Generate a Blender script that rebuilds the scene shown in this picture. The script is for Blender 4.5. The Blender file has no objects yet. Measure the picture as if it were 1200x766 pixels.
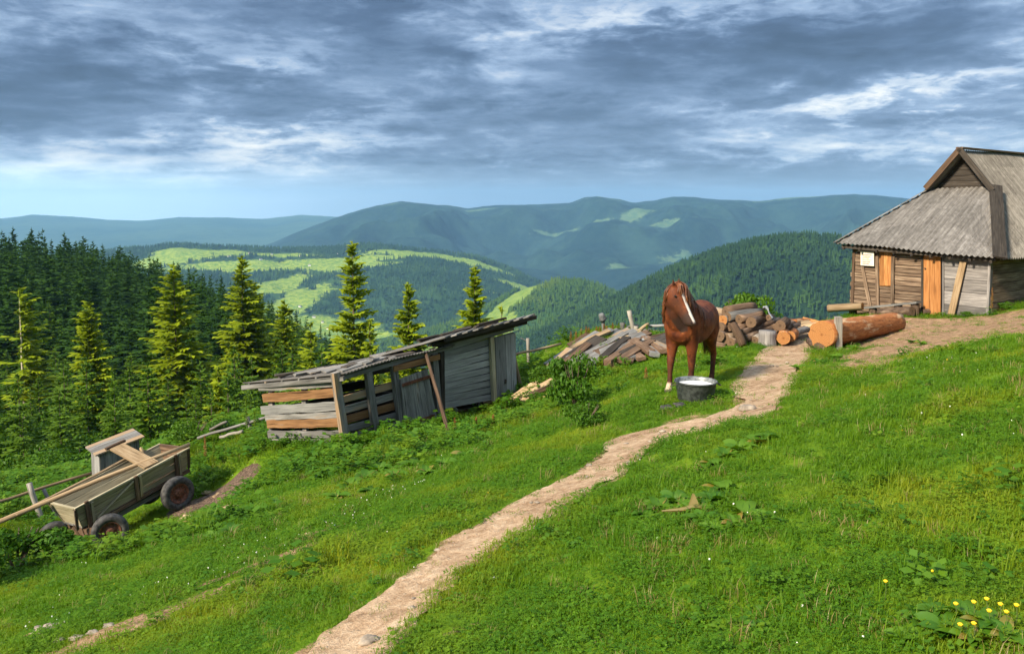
import bpy, math, random
import numpy as np
from mathutils import Vector, Matrix
PI = math.pi
rad = math.radians
random.seed(7); RNG = np.random.default_rng(7)
S = bpy.context.scene
COL = S.collection

# ------------------------------------------------------------------ camera, sky, sun, exposure
F, CX, CY, PITCH = 933.0, 600.0, 313.0, rad(4.5)
cam = bpy.data.cameras.new('camera'); co = bpy.data.objects.new('camera', cam); COL.objects.link(co)
cam.sensor_width = 36; cam.lens = F / 1200 * 36; cam.shift_y = -(383 - CY) / 1200
cam.clip_start = 0.1; cam.clip_end = 80000
co.location = (0, 0, 0); co.rotation_euler = (PI / 2 - PITCH, 0, 0)
S.camera = co
S.view_settings.view_transform = 'Standard'; S.view_settings.look = 'None'
S.view_settings.exposure = 1.47; S.view_settings.gamma = 1
S.cycles.use_denoising = True
S.cycles.max_bounces = 5; S.cycles.diffuse_bounces = 3; S.cycles.glossy_bounces = 2
S.cycles.transmission_bounces = 3; S.cycles.volume_bounces = 0; S.cycles.transparent_max_bounces = 4
S.cycles.use_adaptive_sampling = True; S.cycles.adaptive_threshold = 0.02

SUN_DIR = Vector((-0.76, -0.65, 0.0)).normalized()          # towards the sun, on the ground plane
SUN_EL = rad(34)
sd = Vector((SUN_DIR.x * math.cos(SUN_EL), SUN_DIR.y * math.cos(SUN_EL), math.sin(SUN_EL)))
sl = bpy.data.lights.new('sun', 'SUN'); so = bpy.data.objects.new('sun', sl); COL.objects.link(so)
sl.energy = 3.5; sl.angle = rad(8); sl.color = (1.0, 0.86, 0.66)
so.rotation_euler = sd.to_track_quat('Z', 'Y').to_euler()


HAZE = 7e-5

class NT:
    """small helper for building node trees"""
    def __init__(s, tree): s.t = tree
    def n(s, typ, ins=None, **kw):
        x = s.t.nodes.new(typ)
        for k, v in kw.items(): setattr(x, k, v)
        for k, v in (ins or {}).items(): s.put(x.inputs[k], v)
        return x
    def put(s, sock, v):
        if isinstance(v, bpy.types.NodeSocket): s.t.links.new(v, sock)
        elif isinstance(v, bpy.types.Node): s.t.links.new(v.outputs[0], sock)
        else:
            if isinstance(v, (tuple, list)) and len(v) == 3 and sock.type == 'RGBA': v = (*v, 1)
            sock.default_value = v
    def m(s, op, a, b=None, c=None, clamp=False):
        x = s.t.nodes.new('ShaderNodeMath'); x.operation = op; x.use_clamp = clamp
        for i, v in enumerate((a, b, c)):
            if v is not None: s.put(x.inputs[i], v)
        return x.outputs[0]
    def mix(s, f, a, b, blend='MIX'):
        x = s.t.nodes.new('ShaderNodeMix'); x.data_type = 'RGBA'; x.blend_type = blend
        s.put(x.inputs[0], f); s.put(x.inputs[6], a); s.put(x.inputs[7], b)
        return x.outputs[2]
    def noise(s, vec, scale, detail=4, rough=.55, dist=0.0, out=0):
        x = s.n('ShaderNodeTexNoise', {'Scale': scale, 'Detail': detail, 'Roughness': rough, 'Distortion': dist})
        if vec is not None: s.put(x.inputs['Vector'], vec)
        return x.outputs[out]
    def ramp(s, f, stops):
        x = s.n('ShaderNodeValToRGB', {'Fac': f})
        e = x.color_ramp.elements
        while len(e) < len(stops): e.new(0.5)
        for i, (p, c) in enumerate(stops):
            e[i].position = p; e[i].color = (*c, 1) if len(c) == 3 else c
        return x.outputs[0]
    def mr(s, v, a, b, c=0., d=1., smooth=True):
        x = s.n('ShaderNodeMapRange', {0: v, 1: a, 2: b, 3: c, 4: d})
        x.interpolation_type = 'SMOOTHSTEP' if smooth else 'LINEAR'
        return x.outputs[0]
    def mapping(s, vec, scale=(1, 1, 1), loc=(0, 0, 0), rot=(0, 0, 0)):
        return s.n('ShaderNodeMapping', {'Vector': vec, 'Scale': scale, 'Location': loc, 'Rotation': rot}).outputs[0]


def lin(r, g, b):
    f = lambda c: c / 12.92 if c <= .04045 else ((c + .055) / 1.055) ** 2.4
    return tuple(f(v / 255) for v in (r, g, b))


# sky: Nishita behind a storm cloud deck (noise on the cloud plane, direction only)
W = bpy.data.worlds.new('World'); S.world = W; W.use_nodes = True
W.node_tree.nodes.clear()
w = NT(W.node_tree)
dirv = w.n('ShaderNodeTexCoord').outputs['Generated']
sx = w.n('ShaderNodeSeparateXYZ', {0: dirv})
dx, dy, dz = sx.outputs
el = w.m('ARCSINE', w.m('MINIMUM', w.m('MAXIMUM', dz, -1.), 1.))
az = w.m('ARCTAN2', dx, dy)
elp = w.m('MAXIMUM', dz, 0.0)
inv = w.m('DIVIDE', 1.0, w.m('ADD', elp, 0.13))
cp = w.n('ShaderNodeCombineXYZ', {0: w.m('MULTIPLY', dx, inv), 1: w.m('MULTIPLY', w.m('MULTIPLY', dy, inv), 1.0), 2: 0.0}).outputs[0]
cpA = w.mapping(cp, (.80, 1.15, 1), (3.1, 1.7, 0), (0, 0, .25))
n1 = w.noise(cpA, 1.0, 7, .50, .15)
n2 = w.noise(w.mapping(cp, (2.0, 2.8, 1), (7.7, 2.2, 0), (0, 0, .3)), 1.3, 7, .55, .2)
ae = w.n('ShaderNodeCombineXYZ', {0: w.m('MULTIPLY', az, 1.0), 1: w.m('MULTIPLY', el, 2.9), 2: 0.0}).outputs[0]
n3 = w.noise(ae, 6.5, 10, .62, .35)
nb = w.noise(w.mapping(ae, (.75, 1.2, 1), (9, 5, 0)), 11., 7, .58, .25)
n5 = w.m('SUBTRACT', 1.0, w.m('MULTIPLY', w.m('ABSOLUTE', w.m('SUBTRACT', nb, .5)), 5.0))
n4 = w.noise(w.mapping(ae, (1, 1.15, 1), (4, 2, 0)), 17., 8, .62, .3)
def blob(px, py, wx, wy, amp, tilt=0.):
    """a brighter or darker stretch of cloud at an azimuth / elevation"""
    a0 = math.atan2((px - CX) / F, 1.0)
    e0 = math.atan2((240 - py) / F, math.hypot(1, (px - CX) / F))
    da = w.m('ADD', w.m('SUBTRACT', az, a0), w.m('MULTIPLY', w.m('SUBTRACT', n3, .5), .34)); de = w.m('ADD', w.m('SUBTRACT', el, e0), w.m('MULTIPLY', w.m('SUBTRACT', n4, .5), .13))
    de = w.m('ADD', de, w.m('MULTIPLY', da, -tilt))
    q = w.m('ADD', w.m('POWER', w.m('ABSOLUTE', w.m('DIVIDE', da, wx / F)), 2.0), w.m('POWER', w.m('ABSOLUTE', w.m('DIVIDE', de, wy / F)), 2.0))
    return w.m('MULTIPLY', w.m('EXPONENT', w.m('MULTIPLY', q, -1.0)), amp * (.92 if amp > 0 else 1.))
tot = w.m('ADD', w.m('MULTIPLY', w.m('SUBTRACT', n1, .5), .95), w.m('MULTIPLY', w.m('SUBTRACT', n2, .5), .45))
for b in [(310, 178, 190, 26, .32, .10), (410, 152, 120, 18, .30, .22), (230, 45, 200, 22, .22, -.12), (610, 62, 75, 36, .42, .2), (360, 70, 120, 18, .14, .1), (80, 185, 160, 18, .16, 0), (640, 30, 120, 18, .12, .1),
          (600, 178, 50, 18, .25, 0), (1060, 108, 150, 15, .44, .14), (1130, 150, 120, 8, .18, .05), (960, 130, 160, 18, .1, .1), (1120, 165, 190, 22, .16, 0), (760, 15, 200, 16, .14, 0), (1010, 175, 130, 14, .12, 0),
          (850, 175, 150, 16, .1, 0), (820, 60, 220, 26, -.28, .03), (480, 30, 220, 30, -.24, -.1), (130, 110, 200, 34, -.2, 0), (500, 80, 90, 22, -.2, 0),
          (950, 200, 420, 22, -.06, 0), (80, 205, 220, 26, .14, 0), (700, 130, 260, 24, -.12, .1)]:
    tot = w.m('ADD', tot, blob(*b))
tot = w.m('ADD', tot, w.m('ADD', w.m('MULTIPLY', w.m('SUBTRACT', n3, .5), .95), w.m('MULTIPLY', w.m('SUBTRACT', n4, .5), .45)))
tot = w.m('ADD', tot, w.m('MULTIPLY', w.m('SUBTRACT', n5, .5), .16))
tot = w.m('ADD', w.m('MULTIPLY', tot, .86), .385)
ccol = w.ramp(tot, [(0.0, lin(62, 80, 106)), (.25, lin(82, 103, 134)), (.45, lin(112, 135, 167)), (.62, lin(152, 175, 204)), (.80, lin(205, 216, 228)), (1.0, lin(248, 248, 244))])
# pale cyan gap above the far left horizon, hazy band along the whole horizon
hor = w.m('MULTIPLY', w.mr(el, rad(3.4), rad(0.2)), 1.0)
hcol = w.ramp(w.mr(az, rad(-34), rad(6), smooth=False), [(0, lin(214, 244, 252)), (.45, lin(196, 220, 236)), (.8, lin(150, 172, 198)), (1, lin(136, 156, 182))])
glow = w.m('ADD', 1.0, w.m('MULTIPLY', w.mr(az, rad(-4), rad(-30)), .7))
hcol = w.n('ShaderNodeVectorMath', {0: hcol, 'Scale': glow}, operation='SCALE').outputs[0]
ccol = w.mix(w.m('MULTIPLY', hor, .85), ccol, hcol)
# higher up (out of the picture) the deck is brightened and warmed as added fill light
hi = w.mr(el, rad(20), rad(50))
ccol = w.mix(hi, ccol, w.mix(1.0, ccol, (5.2, 4.3, 3.3), 'MULTIPLY'))
sky = w.n('ShaderNodeTexSky', sky_type='NISHITA', sun_disc=False)
sky.sun_elevation = SUN_EL; sky.sun_rotation = math.atan2(SUN_DIR.x, SUN_DIR.y); sky.altitude = 1000; sky.air_density = 1.2; sky.dust_density = 1.5
bgA = w.n('ShaderNodeBackground', {'Color': sky.outputs[0], 'Strength': .055})
bgB = w.n('ShaderNodeBackground', {'Color': ccol, 'Strength': .43})
mxs = w.n('ShaderNodeMixShader', {0: .93, 1: bgA.outputs[0], 2: bgB.outputs[0]})
w.n('ShaderNodeOutputWorld', {'Surface': mxs.outputs[0]})


# ------------------------------------------------------------------ maths helpers
def ray(px, py):
    u = (px - CX) / F; v = (CY - py) / F
    c, s = math.cos(PITCH), math.sin(PITCH)
    d = np.array([u, c + v * s, -s + v * c])
    return d / d[1]
def P(px, py, D): return Vector(ray(px, py) * D)
def proj(p):
    c, s = math.cos(PITCH), math.sin(PITCH)
    fw = p[1] * c - p[2] * s; up = p[1] * s + p[2] * c
    return CX + F * p[0] / fw, CY - F * up / fw

def _hash(ix, iy, seed):
    h = (ix.astype(np.int64) * 374761393 + iy.astype(np.int64) * 668265263 + seed * 974634777) & 0x7fffffff
    h = ((h ^ (h >> 13)) * 1274126177) & 0x7fffffff
    return ((h ^ (h >> 16)) & 0xffff) / 65535.0
def vnoise(x, y, seed=0):
    x = np.asarray(x, float); y = np.asarray(y, float)
    ix = np.floor(x); iy = np.floor(y); fx = x - ix; fy = y - iy
    fx = fx * fx * (3 - 2 * fx); fy = fy * fy * (3 - 2 * fy)
    a = _hash(ix, iy, seed); b = _hash(ix + 1, iy, seed); c = _hash(ix, iy + 1, seed); d = _hash(ix + 1, iy + 1, seed)
    return (a * (1 - fx) + b * fx) * (1 - fy) + (c * (1 - fx) + d * fx) * fy
def fbm(x, y, oct=4, seed=0, g=.5):
    s = 0; a = 1; t = 0
    for k in range(oct):
        s = s + a * (vnoise(x * 2 ** k, y * 2 ** k, seed + k) - .5); t += a; a *= g
    return s / t
def sstep(a, b, x):
    t = np.clip((x - a) / (b - a), 0, 1); return t * t * (3 - 2 * t)

# ------------------------------------------------------------------ terrain height
CTRL = []
def cw(x, y, z): CTRL.append((x, y, z))
def cpx(px, py, D): CTRL.append(tuple(P(px, py, D)))
for x, y in [(0, 0), (-4, 0), (4, 0), (0, -6), (8, -6), (-8, -6), (-3, 5), (2, 4.5), (-6, 9), (0, 8), (4.5, 8), (-2.5, 11), (-4.5, 12.5), (9, 2)]:
    cw(x, y, -1.7 + .25 * x - .16 * y)
for a in [(1200, 402, 10.6), (1200, 380, 16.5), (1100, 397, 16.5), (1000, 432, 13.2), (970, 408, 18), (1157, 369, 23), (1000, 371, 25.3), (985, 383, 22.3), (1050, 371, 24.2), (1085, 371, 23.6), (940, 397, 20), (880, 403, 19.3),
          (832, 409, 19), (790, 463, 13), (828, 441, 14.6), (815, 471, 12.3), (720, 427, 18.8), (645, 428, 20.3), (790, 397, 22), (405, 518, 16.5), (600, 466, 20), (315, 516, 17.2), (510, 500, 17.3),
          (640, 471, 17.5), (208, 598, 16), (128, 639, 14.8), (66, 647, 15.2), (190, 592, 17), (250, 592, 16.1), (0, 642, 14), (0, 600, 17), (135, 575, 19), (700, 388, 25), (920, 388, 24),
          (100, 562, 22), (250, 505, 23), (200, 520, 90), (20, 510, 92), (105, 518, 86), (300, 482, 100), (0, 330, 330), (-150, 318, 340), (100, 346, 310), (200, 361, 280), (300, 379, 250),
          (400, 408, 210), (470, 432, 180), (200, 432, 160), (50, 432, 150), (350, 442, 140), (100, 482, 120), (-100, 470, 120), (-200, 600, 25)]:
    cpx(*a)
for a in [(-6.5, 40, -14), (0, 32, -9), (6, 34, -9), (0, 60, -19), (13, 40, -11), (15, 33, -5.5), (30, 60, -18), (0, 100, -32), (60, 100, -30), (0, 200, -66), (100, 200, -62), (25, 10, 2.0), (22, 27, -1.6), (45, 30, 2.0), (18, 16, -.3),
          (26, 0, 3.2), (-25, 5, -9.5), (-30, 30, -14), (-25, -10, -6), (-200, 450, -80), (-100, 420, -95), (0, 350, -110), (-330, 420, -40), (-360, 250, -20), (200, 60, -5), (250, 250, -70), (-150, 60, -25), (-120, 0, -18), (200, -50, 30), (0, -100, 14)]:
    cw(*a)
CTRL = np.array(CTRL)
def warp(x, y):
    r = np.sqrt(x * x + y * y); k = 1 / np.sqrt(r + 6)
    return x * k, y * k
def tps_k(r2): return np.where(r2 > 1e-12, r2 * np.log(np.maximum(r2, 1e-12)) * .5, 0)
_cu, _cv = warp(CTRL[:, 0], CTRL[:, 1])
_n = len(CTRL)
_K = tps_k((_cu[:, None] - _cu[None]) ** 2 + (_cv[:, None] - _cv[None]) ** 2) + np.eye(_n) * .004
_Pm = np.stack([np.ones(_n), _cu, _cv], 1)
_A = np.block([[_K, _Pm], [_Pm.T, np.zeros((3, 3))]])
_sol = np.linalg.solve(_A, np.concatenate([CTRL[:, 2], np.zeros(3)]))
def tps(x, y):
    shp = np.shape(x); x = np.ravel(np.asarray(x, float)); y = np.ravel(np.asarray(y, float))
    r = np.sqrt(x * x + y * y); q = np.minimum(1, 520 / np.maximum(r, 1e-6))
    u, v = warp(x * q, y * q)
    out = np.empty(len(x))
    for i in range(0, len(x), 20000):
        sl_ = slice(i, i + 20000)
        r2 = (u[sl_, None] - _cu[None]) ** 2 + (v[sl_, None] - _cv[None]) ** 2
        out[sl_] = tps_k(r2) @ _sol[:_n] + _sol[_n] + _sol[_n + 1] * u[sl_] + _sol[_n + 2] * v[sl_]
    r_ = r
    far = sstep(380, 900, r_)
    out = out * (1 - far) + (-440.) * far
    return out.reshape(shp)

# path: left edge / right edge picked where the worn line runs, laid on the ground
def base_hit(px, py):
    d = ray(px, py)
    Ds = np.concatenate([np.arange(1, 40, .02), np.arange(40, 400, .5)])
    g = tps(Ds * d[0], Ds) - Ds * d[2]
    k = np.argmax(g > 0)
    D = Ds[k]
    return np.array([D * d[0], D])
PATH_PX = [(330, 800, 440), (352, 764, 452), (405, 722, 492), (452, 690, 520), (492, 660, 560), (525, 632, 598), (578, 604, 642), (622, 578, 690), (672, 552, 728), (710, 530, 762), (728, 512, 800), (768, 500, 848),
           (825, 489, 888), (858, 475, 912), (866, 460, 924), (868, 442, 936), (882, 424, 945), (900, 408, 955), (922, 397, 968), (945, 389, 985)]
_L = np.array([base_hit(a, y) for a, y, b in PATH_PX]); _R = np.array([base_hit(b, y) for a, y, b in PATH_PX])
def resample(A, n):
    t = np.linspace(0, len(A) - 1, n); i = np.clip(t.astype(int), 0, len(A) - 2); f = (t - i)[:, None]
    p0 = A[np.maximum(i - 1, 0)]; p1 = A[i]; p2 = A[i + 1]; p3 = A[np.minimum(i + 2, len(A) - 1)]
    return .5 * (2 * p1 + (p2 - p0) * f + (2 * p0 - 5 * p1 + 4 * p2 - p3) * f ** 2 + (-p0 + 3 * p1 - 3 * p2 + p3) * f ** 3)
NPATH = 420
PL, PR = resample(_L, NPATH), resample(_R, NPATH)
PC, PW = (PL + PR) / 2, np.linalg.norm(PL - PR, axis=1) / 2
_pd = np.stack([PR - PL], 0)[0]
# real half width across the direction of travel
_tan = np.gradient(PC, axis=0); _tan /= np.linalg.norm(_tan, axis=1)[:, None]
_nor = np.stack([_tan[:, 1], -_tan[:, 0]], 1)
PWN = np.abs((_pd * _nor).sum(1)) / 2
PWN = np.clip(PWN, .16, 1.2)
def path_d(x, y):
    """signed distance to the path edge (negative inside)"""
    shp = np.shape(x); x = np.ravel(x); y = np.ravel(y); out = np.full(len(x), 9.)
    near = np.where((y > 2) & (y < 25) & (x > -4) & (x < 12))[0]
    c = PC[::3]; h = PWN[::3]
    for i in range(0, len(near), 20000):
        k = near[i:i + 20000]
        d = np.sqrt((x[k, None] - c[None, :, 0]) ** 2 + (y[k, None] - c[None, :, 1]) ** 2) - h[None]
        out[k] = d.min(1)
    return out.reshape(shp)
BARE = []       # other worn patches: centre, radii, angle, strength
def bare_px(px, py, rx, ry, ang, s):
    c = base_hit(px, py); BARE.append((c[0], c[1], rx, ry, ang, s))
for a in [(1120, 392, 2.6, 1.5, .5, 1.), (1180, 384, 2.2, 1.0, .5, .95), (1050, 398, 1.7, .8, .5, .95), (1010, 405, 1.2, .5, .5, .9), (1030, 428, .6, .3, .3, .95), (985, 432, .5, .25, .4, .6), (960, 396, 1.4, .6, .6, .8),
          (380, 622, .9, .12, .55, .8), (330, 652, .9, .12, .55, .72), (270, 685, .8, .16, .5, .66), (200, 712, .7, .17, .5, .8), (130, 742, .7, .22, .45, .9), (90, 758, .5, .22, .4, .9), (50, 738, .3, .1, .4, .9),
          (660, 385, 0.2, .2, 0, 0), (560, 482, .7, .18, .3, .7), (625, 470, .5, .15, .3, .5), (800, 490, .6, .3, .2, .6), (545, 730, .25, .12, .5, .5), (820, 588, .35, .2, .2, .5), (1090, 378, 1.8, .6, .6, .7)]:
    bare_px(*a)
DUNG = base_hit(252, 590)
BPOLY = [([(958, 402), (1000, 386), (1062, 377), (1120, 370), (1180, 366), (1260, 352), (1260, 385), (1185, 393), (1150, 400), (1110, 408), (1075, 414), (1040, 418), (1005, 424), (985, 420), (1000, 410), (972, 408)], .90),
         ([(1010, 428), (1040, 422), (1072, 416), (1062, 430), (1035, 440), (1012, 438)], .8), ([(940, 388), (1000, 378), (1050, 372), (1050, 380), (1000, 392), (965, 404)], 1.)]
BPOLY = [(np.array([base_hit(*p) for p in pl]), s_) for pl, s_ in BPOLY]
def poly_sd(x, y, pl):
    d = np.full(x.shape, 1e9); ins = np.zeros(x.shape, bool)
    for a, b in zip(pl, np.roll(pl, -1, 0)):
        ab = b - a; t = np.clip(((x - a[0]) * ab[0] + (y - a[1]) * ab[1]) / (ab @ ab), 0, 1)
        d = np.minimum(d, np.hypot(x - a[0] - t * ab[0], y - a[1] - t * ab[1]))
        ins ^= ((a[1] > y) != (b[1] > y)) & (x < (b[0] - a[0]) * (y - a[1]) / (b[1] - a[1] + 1e-12) + a[0])
    return np.where(ins, -d, d)
def bare(x, y):
    x = np.atleast_1d(np.asarray(x, float)); y = np.atleast_1d(np.asarray(y, float))
    n = fbm(x * 2.1, y * 2.1, 4, 5)
    b = 1 - sstep(-.10, .10, path_d(x, y) + n * .26)
    n2_ = fbm(x * .9 + 7, y * .9, 3, 15)
    for pl, st in BPOLY:
        lo, hi = pl.min(0) - 1.5, pl.max(0) + 1.5
        k = (x > lo[0]) & (x < hi[0]) & (y > lo[1]) & (y < hi[1])
        if k.any():
            d = poly_sd(x[k], y[k], pl) + n[k] * 1.7 + n2_[k] * 2.2
            b[k] = np.maximum(b[k], st * (1 - sstep(-.35, .25, d)))
    for cx_, cy_, rx, ry, a, s in BARE:
        ca, sa = math.cos(a), math.sin(a)
        u = ((x - cx_) * ca + (y - cy_) * sa) / rx; v = (-(x - cx_) * sa + (y - cy_) * ca) / ry
        d = np.sqrt(u * u + v * v) + n * 1.3
        b = np.maximum(b, s * (1 - sstep(.55, 1.15, d)))
    return b
def ground(x, y):
    x = np.asarray(x, float); y = np.asarray(y, float)
    r = np.sqrt(x * x + y * y)
    amp = sstep(400, 30, r)
    p = path_d(x, y)
    k = sstep(-.1, .35, p)
    return tps(x, y) + amp * k * (.16 * fbm(x * .8, y * .8, 3, 11) + .07 * fbm(x * 3.1, y * 3.1, 3, 21)) + sstep(25, 120, r) * sstep(600, 300, r) * 5 * fbm(x * .03, y * .03, 3, 31)
def gz(x, y): return float(ground(np.array([x]), np.array([y]))[0])
def G(px, py, dz=0.):
    d = ray(px, py); Ds = np.concatenate([np.arange(1, 45, .02), np.arange(45, 450, .5)])
    g = ground(Ds * d[0], Ds) - Ds * d[2]
    k = int(np.argmax(g > 0)); D = Ds[k]
    x, y = D * d[0], D
    return Vector((x, y, gz(x, y) + dz))

# ------------------------------------------------------------------ mesh helpers
def link(o, parent=None):
    COL.objects.link(o)
    if parent is not None: o.parent = parent
    return o
def npmesh(name, V, Fa, mats=(), uv=None, attrs=None, smooth=False, mi=None):
    me = bpy.data.meshes.new(name)
    V = np.asarray(V, np.float32)
    if isinstance(Fa, np.ndarray):
        k = Fa.shape[1]; nl = Fa.size
        me.vertices.add(len(V)); me.vertices.foreach_set('co', V.ravel())
        me.loops.add(nl); me.loops.foreach_set('vertex_index', Fa.ravel().astype(np.int32))
        me.polygons.add(len(Fa)); me.polygons.foreach_set('loop_start', np.arange(0, nl, k, dtype=np.int32))
        me.update(calc_edges=True)
    else:
        me.from_pydata([tuple(v) for v in V], [], Fa)
    if uv is not None:
        l = me.uv_layers.new(name='UVMap'); l.data.foreach_set('uv', np.asarray(uv, np.float32).ravel())
    for k_, (dom, arr) in (attrs or {}).items():
        a = me.attributes.new(k_, 'FLOAT', dom); a.data.foreach_set('value', np.asarray(arr, np.float32))
    for m in mats: me.materials.append(m)
    if mi is not None: me.polygons.foreach_set('material_index', np.asarray(mi, np.int32))
    if smooth: me.polygons.foreach_set('use_smooth', np.ones(len(me.polygons), bool))
    me.update()
    return me
def nobj(name, me, parent=None): return link(bpy.data.objects.new(name, me), parent)
def tag(o, label=None, cat=None, group=None, kind=None):
    for k, v in (('label', label), ('category', cat), ('group', group), ('kind', kind)):
        if v: o[k] = v
    return o
def empty(name, loc, label=None, cat=None, group=None, mat=None):
    o = bpy.data.objects.new(name, None); o.empty_display_size = .1; link(o)
    if mat is not None: o.matrix_world = mat
    else: o.location = loc
    return tag(o, label, cat, group)
def unit(v): v = Vector(v); return v.normalized()

class MB:
    """collects boards, logs and sheets; build() links them as ONE mesh object"""
    def __init__(s): s.V = []; s.F = []; s.UV = []; s.R = []; s.MI = []; s.SM = []
    def face(s, idx, uvs, rnd, mi=0): s.F.append(idx); s.UV += uvs; s.R.append(rnd); s.MI.append(mi)
    def loft(s, rings, closed=True, caps=True, rnd=None, mi=0, capmi=None, us=None, smooth=False):
        rnd = random.random() if rnd is None else rnd
        off = random.random() * 40; b = len(s.V); k = len(rings[0])
        for r in rings: s.V += [tuple(v) for v in r]
        per = [0]
        for i in range(k): per.append(per[-1] + (Vector(rings[0][i]) - Vector(rings[0][(i + 1) % k])).length)
        u = [0]
        for a, c in zip(rings, rings[1:]):
            ca = sum((Vector(v) for v in a), Vector()) / k; cc = sum((Vector(v) for v in c), Vector()) / k
            u.append(u[-1] + (ca - cc).length)
        for i in range(len(rings) - 1):
            for j in range(k if closed else k - 1):
                j2 = (j + 1) % k
                s.face([b + i * k + j, b + (i + 1) * k + j, b + (i + 1) * k + j2, b + i * k + j2],
                       [(u[i] + off, per[j] + off), (u[i + 1] + off, per[j] + off), (u[i + 1] + off, per[j + 1] + off), (u[i] + off, per[j + 1] + off)], rnd, mi)
        if caps:
            cm = mi if capmi is None else capmi
            for ri, fl in ((0, 0), (len(rings) - 1, 1)):
                r = [Vector(v) for v in rings[ri]]; c = sum(r, Vector()) / k
                ax = (r[0] - c); ax = ax.normalized() if ax.length > 1e-6 else Vector((1, 0, 0))
                n = (r[0] - c).cross(r[1] - c); n = n.normalized() if n.length > 1e-9 else Vector((0, 0, 1)); ay = n.cross(ax)
                ids = list(range(b + ri * k, b + ri * k + k)); uv = [((v - c).dot(ax), (v - c).dot(ay)) for v in r]
                if fl: ids.reverse(); uv.reverse()
                s.face(ids, uv, rnd, cm)
        return s
    def beam(s, p0, p1, wd, th, up=(0, 0, 1), n=1, jit=0., rnd=None, mi=0, w1=None, capmi=None, bow=0.):
        p0 = Vector(p0); p1 = Vector(p1); a = (p1 - p0)
        d = a.normalized(); up = Vector(up)
        sd_ = d.cross(up)
        if sd_.length < 1e-4: sd_ = d.cross(Vector((1, 0, 0)))
        sd_.normalize(); u2 = sd_.cross(d).normalized(); w1 = wd if w1 is None else w1
        rings = []
        for i in range(n + 1):
            t = i / n; c = p0 + a * t + u2 * (bow * math.sin(PI * t)); h = (wd * (1 - t) + w1 * t) / 2
            q = lambda: random.uniform(-jit, jit)
            rings.append([c + sd_ * (h + q()) + u2 * (th / 2), c - sd_ * (h + q()) + u2 * (th / 2), c - sd_ * (h + q()) - u2 * (th / 2), c + sd_ * (h + q()) - u2 * (th / 2)])
        return s.loft(rings, rnd=rnd, mi=mi, capmi=capmi)
    def log(s, p0, p1, r0, r1=None, k=12, n=6, jit=.04, rnd=None, mi=0, capmi=None, bow=0., flat=1.0):
        p0 = Vector(p0); p1 = Vector(p1); r1 = r0 if r1 is None else r1
        d = (p1 - p0).normalized(); e1 = d.cross(Vector((0.13, .2, 1))).normalized(); e2 = e1.cross(d)
        lob = [1 + random.uniform(-jit, jit) * 1.4 for _ in range(k)]
        rings = []
        for i in range(n + 1):
            t = i / n; c = p0.lerp(p1, t) + e2 * bow * math.sin(PI * t); r = r0 + (r1 - r0) * t; r *= 1 + random.uniform(-jit, jit) * .6
            rings.append([c + (e1 * math.cos(2 * PI * j / k) + e2 * math.sin(2 * PI * j / k) * flat) * r * lob[j] for j in range(k)])
        return s.loft(rings, rnd=rnd, mi=mi, capmi=capmi)
    def tube(s, pts, radii, k=6, rnd=None, mi=0):
        pts = [Vector(p) for p in pts]; rings = []; e1 = None
        for i, p in enumerate(pts):
            d = (pts[min(i + 1, len(pts) - 1)] - pts[max(i - 1, 0)]).normalized()
            if e1 is None: e1 = d.cross(Vector((.3, .1, 1)) if abs(d.z) < .9 else Vector((1, .1, .2))).normalized()
            else: e1 = (e1 - d * e1.dot(d)).normalized()
            e2 = d.cross(e1)
            rings.append([p + (e1 * math.cos(2 * PI * j / k) + e2 * math.sin(2 * PI * j / k)) * radii[i] for j in range(k)])
        return s.loft(rings, rnd=rnd, mi=mi)
    def grid(s, fn, nu, nv, rnd=None, mi=0, flip=False):
        b = len(s.V); rnd = random.random() if rnd is None else rnd
        for i in range(nu + 1):
            for j in range(nv + 1): s.V.append(tuple(fn(i / nu, j / nv)))
        for i in range(nu):
            for j in range(nv):
                q = [b + i * (nv + 1) + j, b + (i + 1) * (nv + 1) + j, b + (i + 1) * (nv + 1) + j + 1, b + i * (nv + 1) + j + 1]
                uv = [(j / nv, i / nu), (j / nv, (i + 1) / nu), ((j + 1) / nv, (i + 1) / nu), ((j + 1) / nv, i / nu)]
                if flip: q.reverse(); uv.reverse()
                s.face(q, uv, rnd, mi)
        return s
    def lathe(s, prof, c=(0, 0, 0), ax=(0, 0, 1), k=24, rnd=None, mi=0, closed=False):
        """profile of (radius, height) turned about an axis"""
        c = Vector(c); ax = Vector(ax).normalized(); e1 = ax.cross(Vector((0.1, .3, .9)) if abs(ax.z) < .9 else Vector((1, .05, 0))).normalized(); e2 = ax.cross(e1)
        rings = [[c + ax * h + (e1 * math.cos(2 * PI * j / k) + e2 * math.sin(2 * PI * j / k)) * max(r, 1e-4) for j in range(k)] for r, h in prof]
        if closed: rings.append(rings[0])
        return s.loft(rings, rnd=rnd, mi=mi, caps=False)
    def build(s, name, mats, parent=None, smooth=False):
        if not isinstance(mats, (list, tuple)): mats = [mats]
        V = s.V
        if parent is not None:
            inv_ = parent.matrix_world.inverted() if parent.matrix_world != Matrix.Identity(4) else None
        me = npmesh(name, V, s.F, mats, s.UV, {'rnd': ('FACE', s.R)}, smooth, s.MI)
        return nobj(name, me, parent)

# a part built in world coordinates under a thing whose Empty has its own place
def under(o, root):
    M_ = root.matrix_basis.inverted()
    o.data.transform(M_); o.parent = root
    return o

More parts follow.
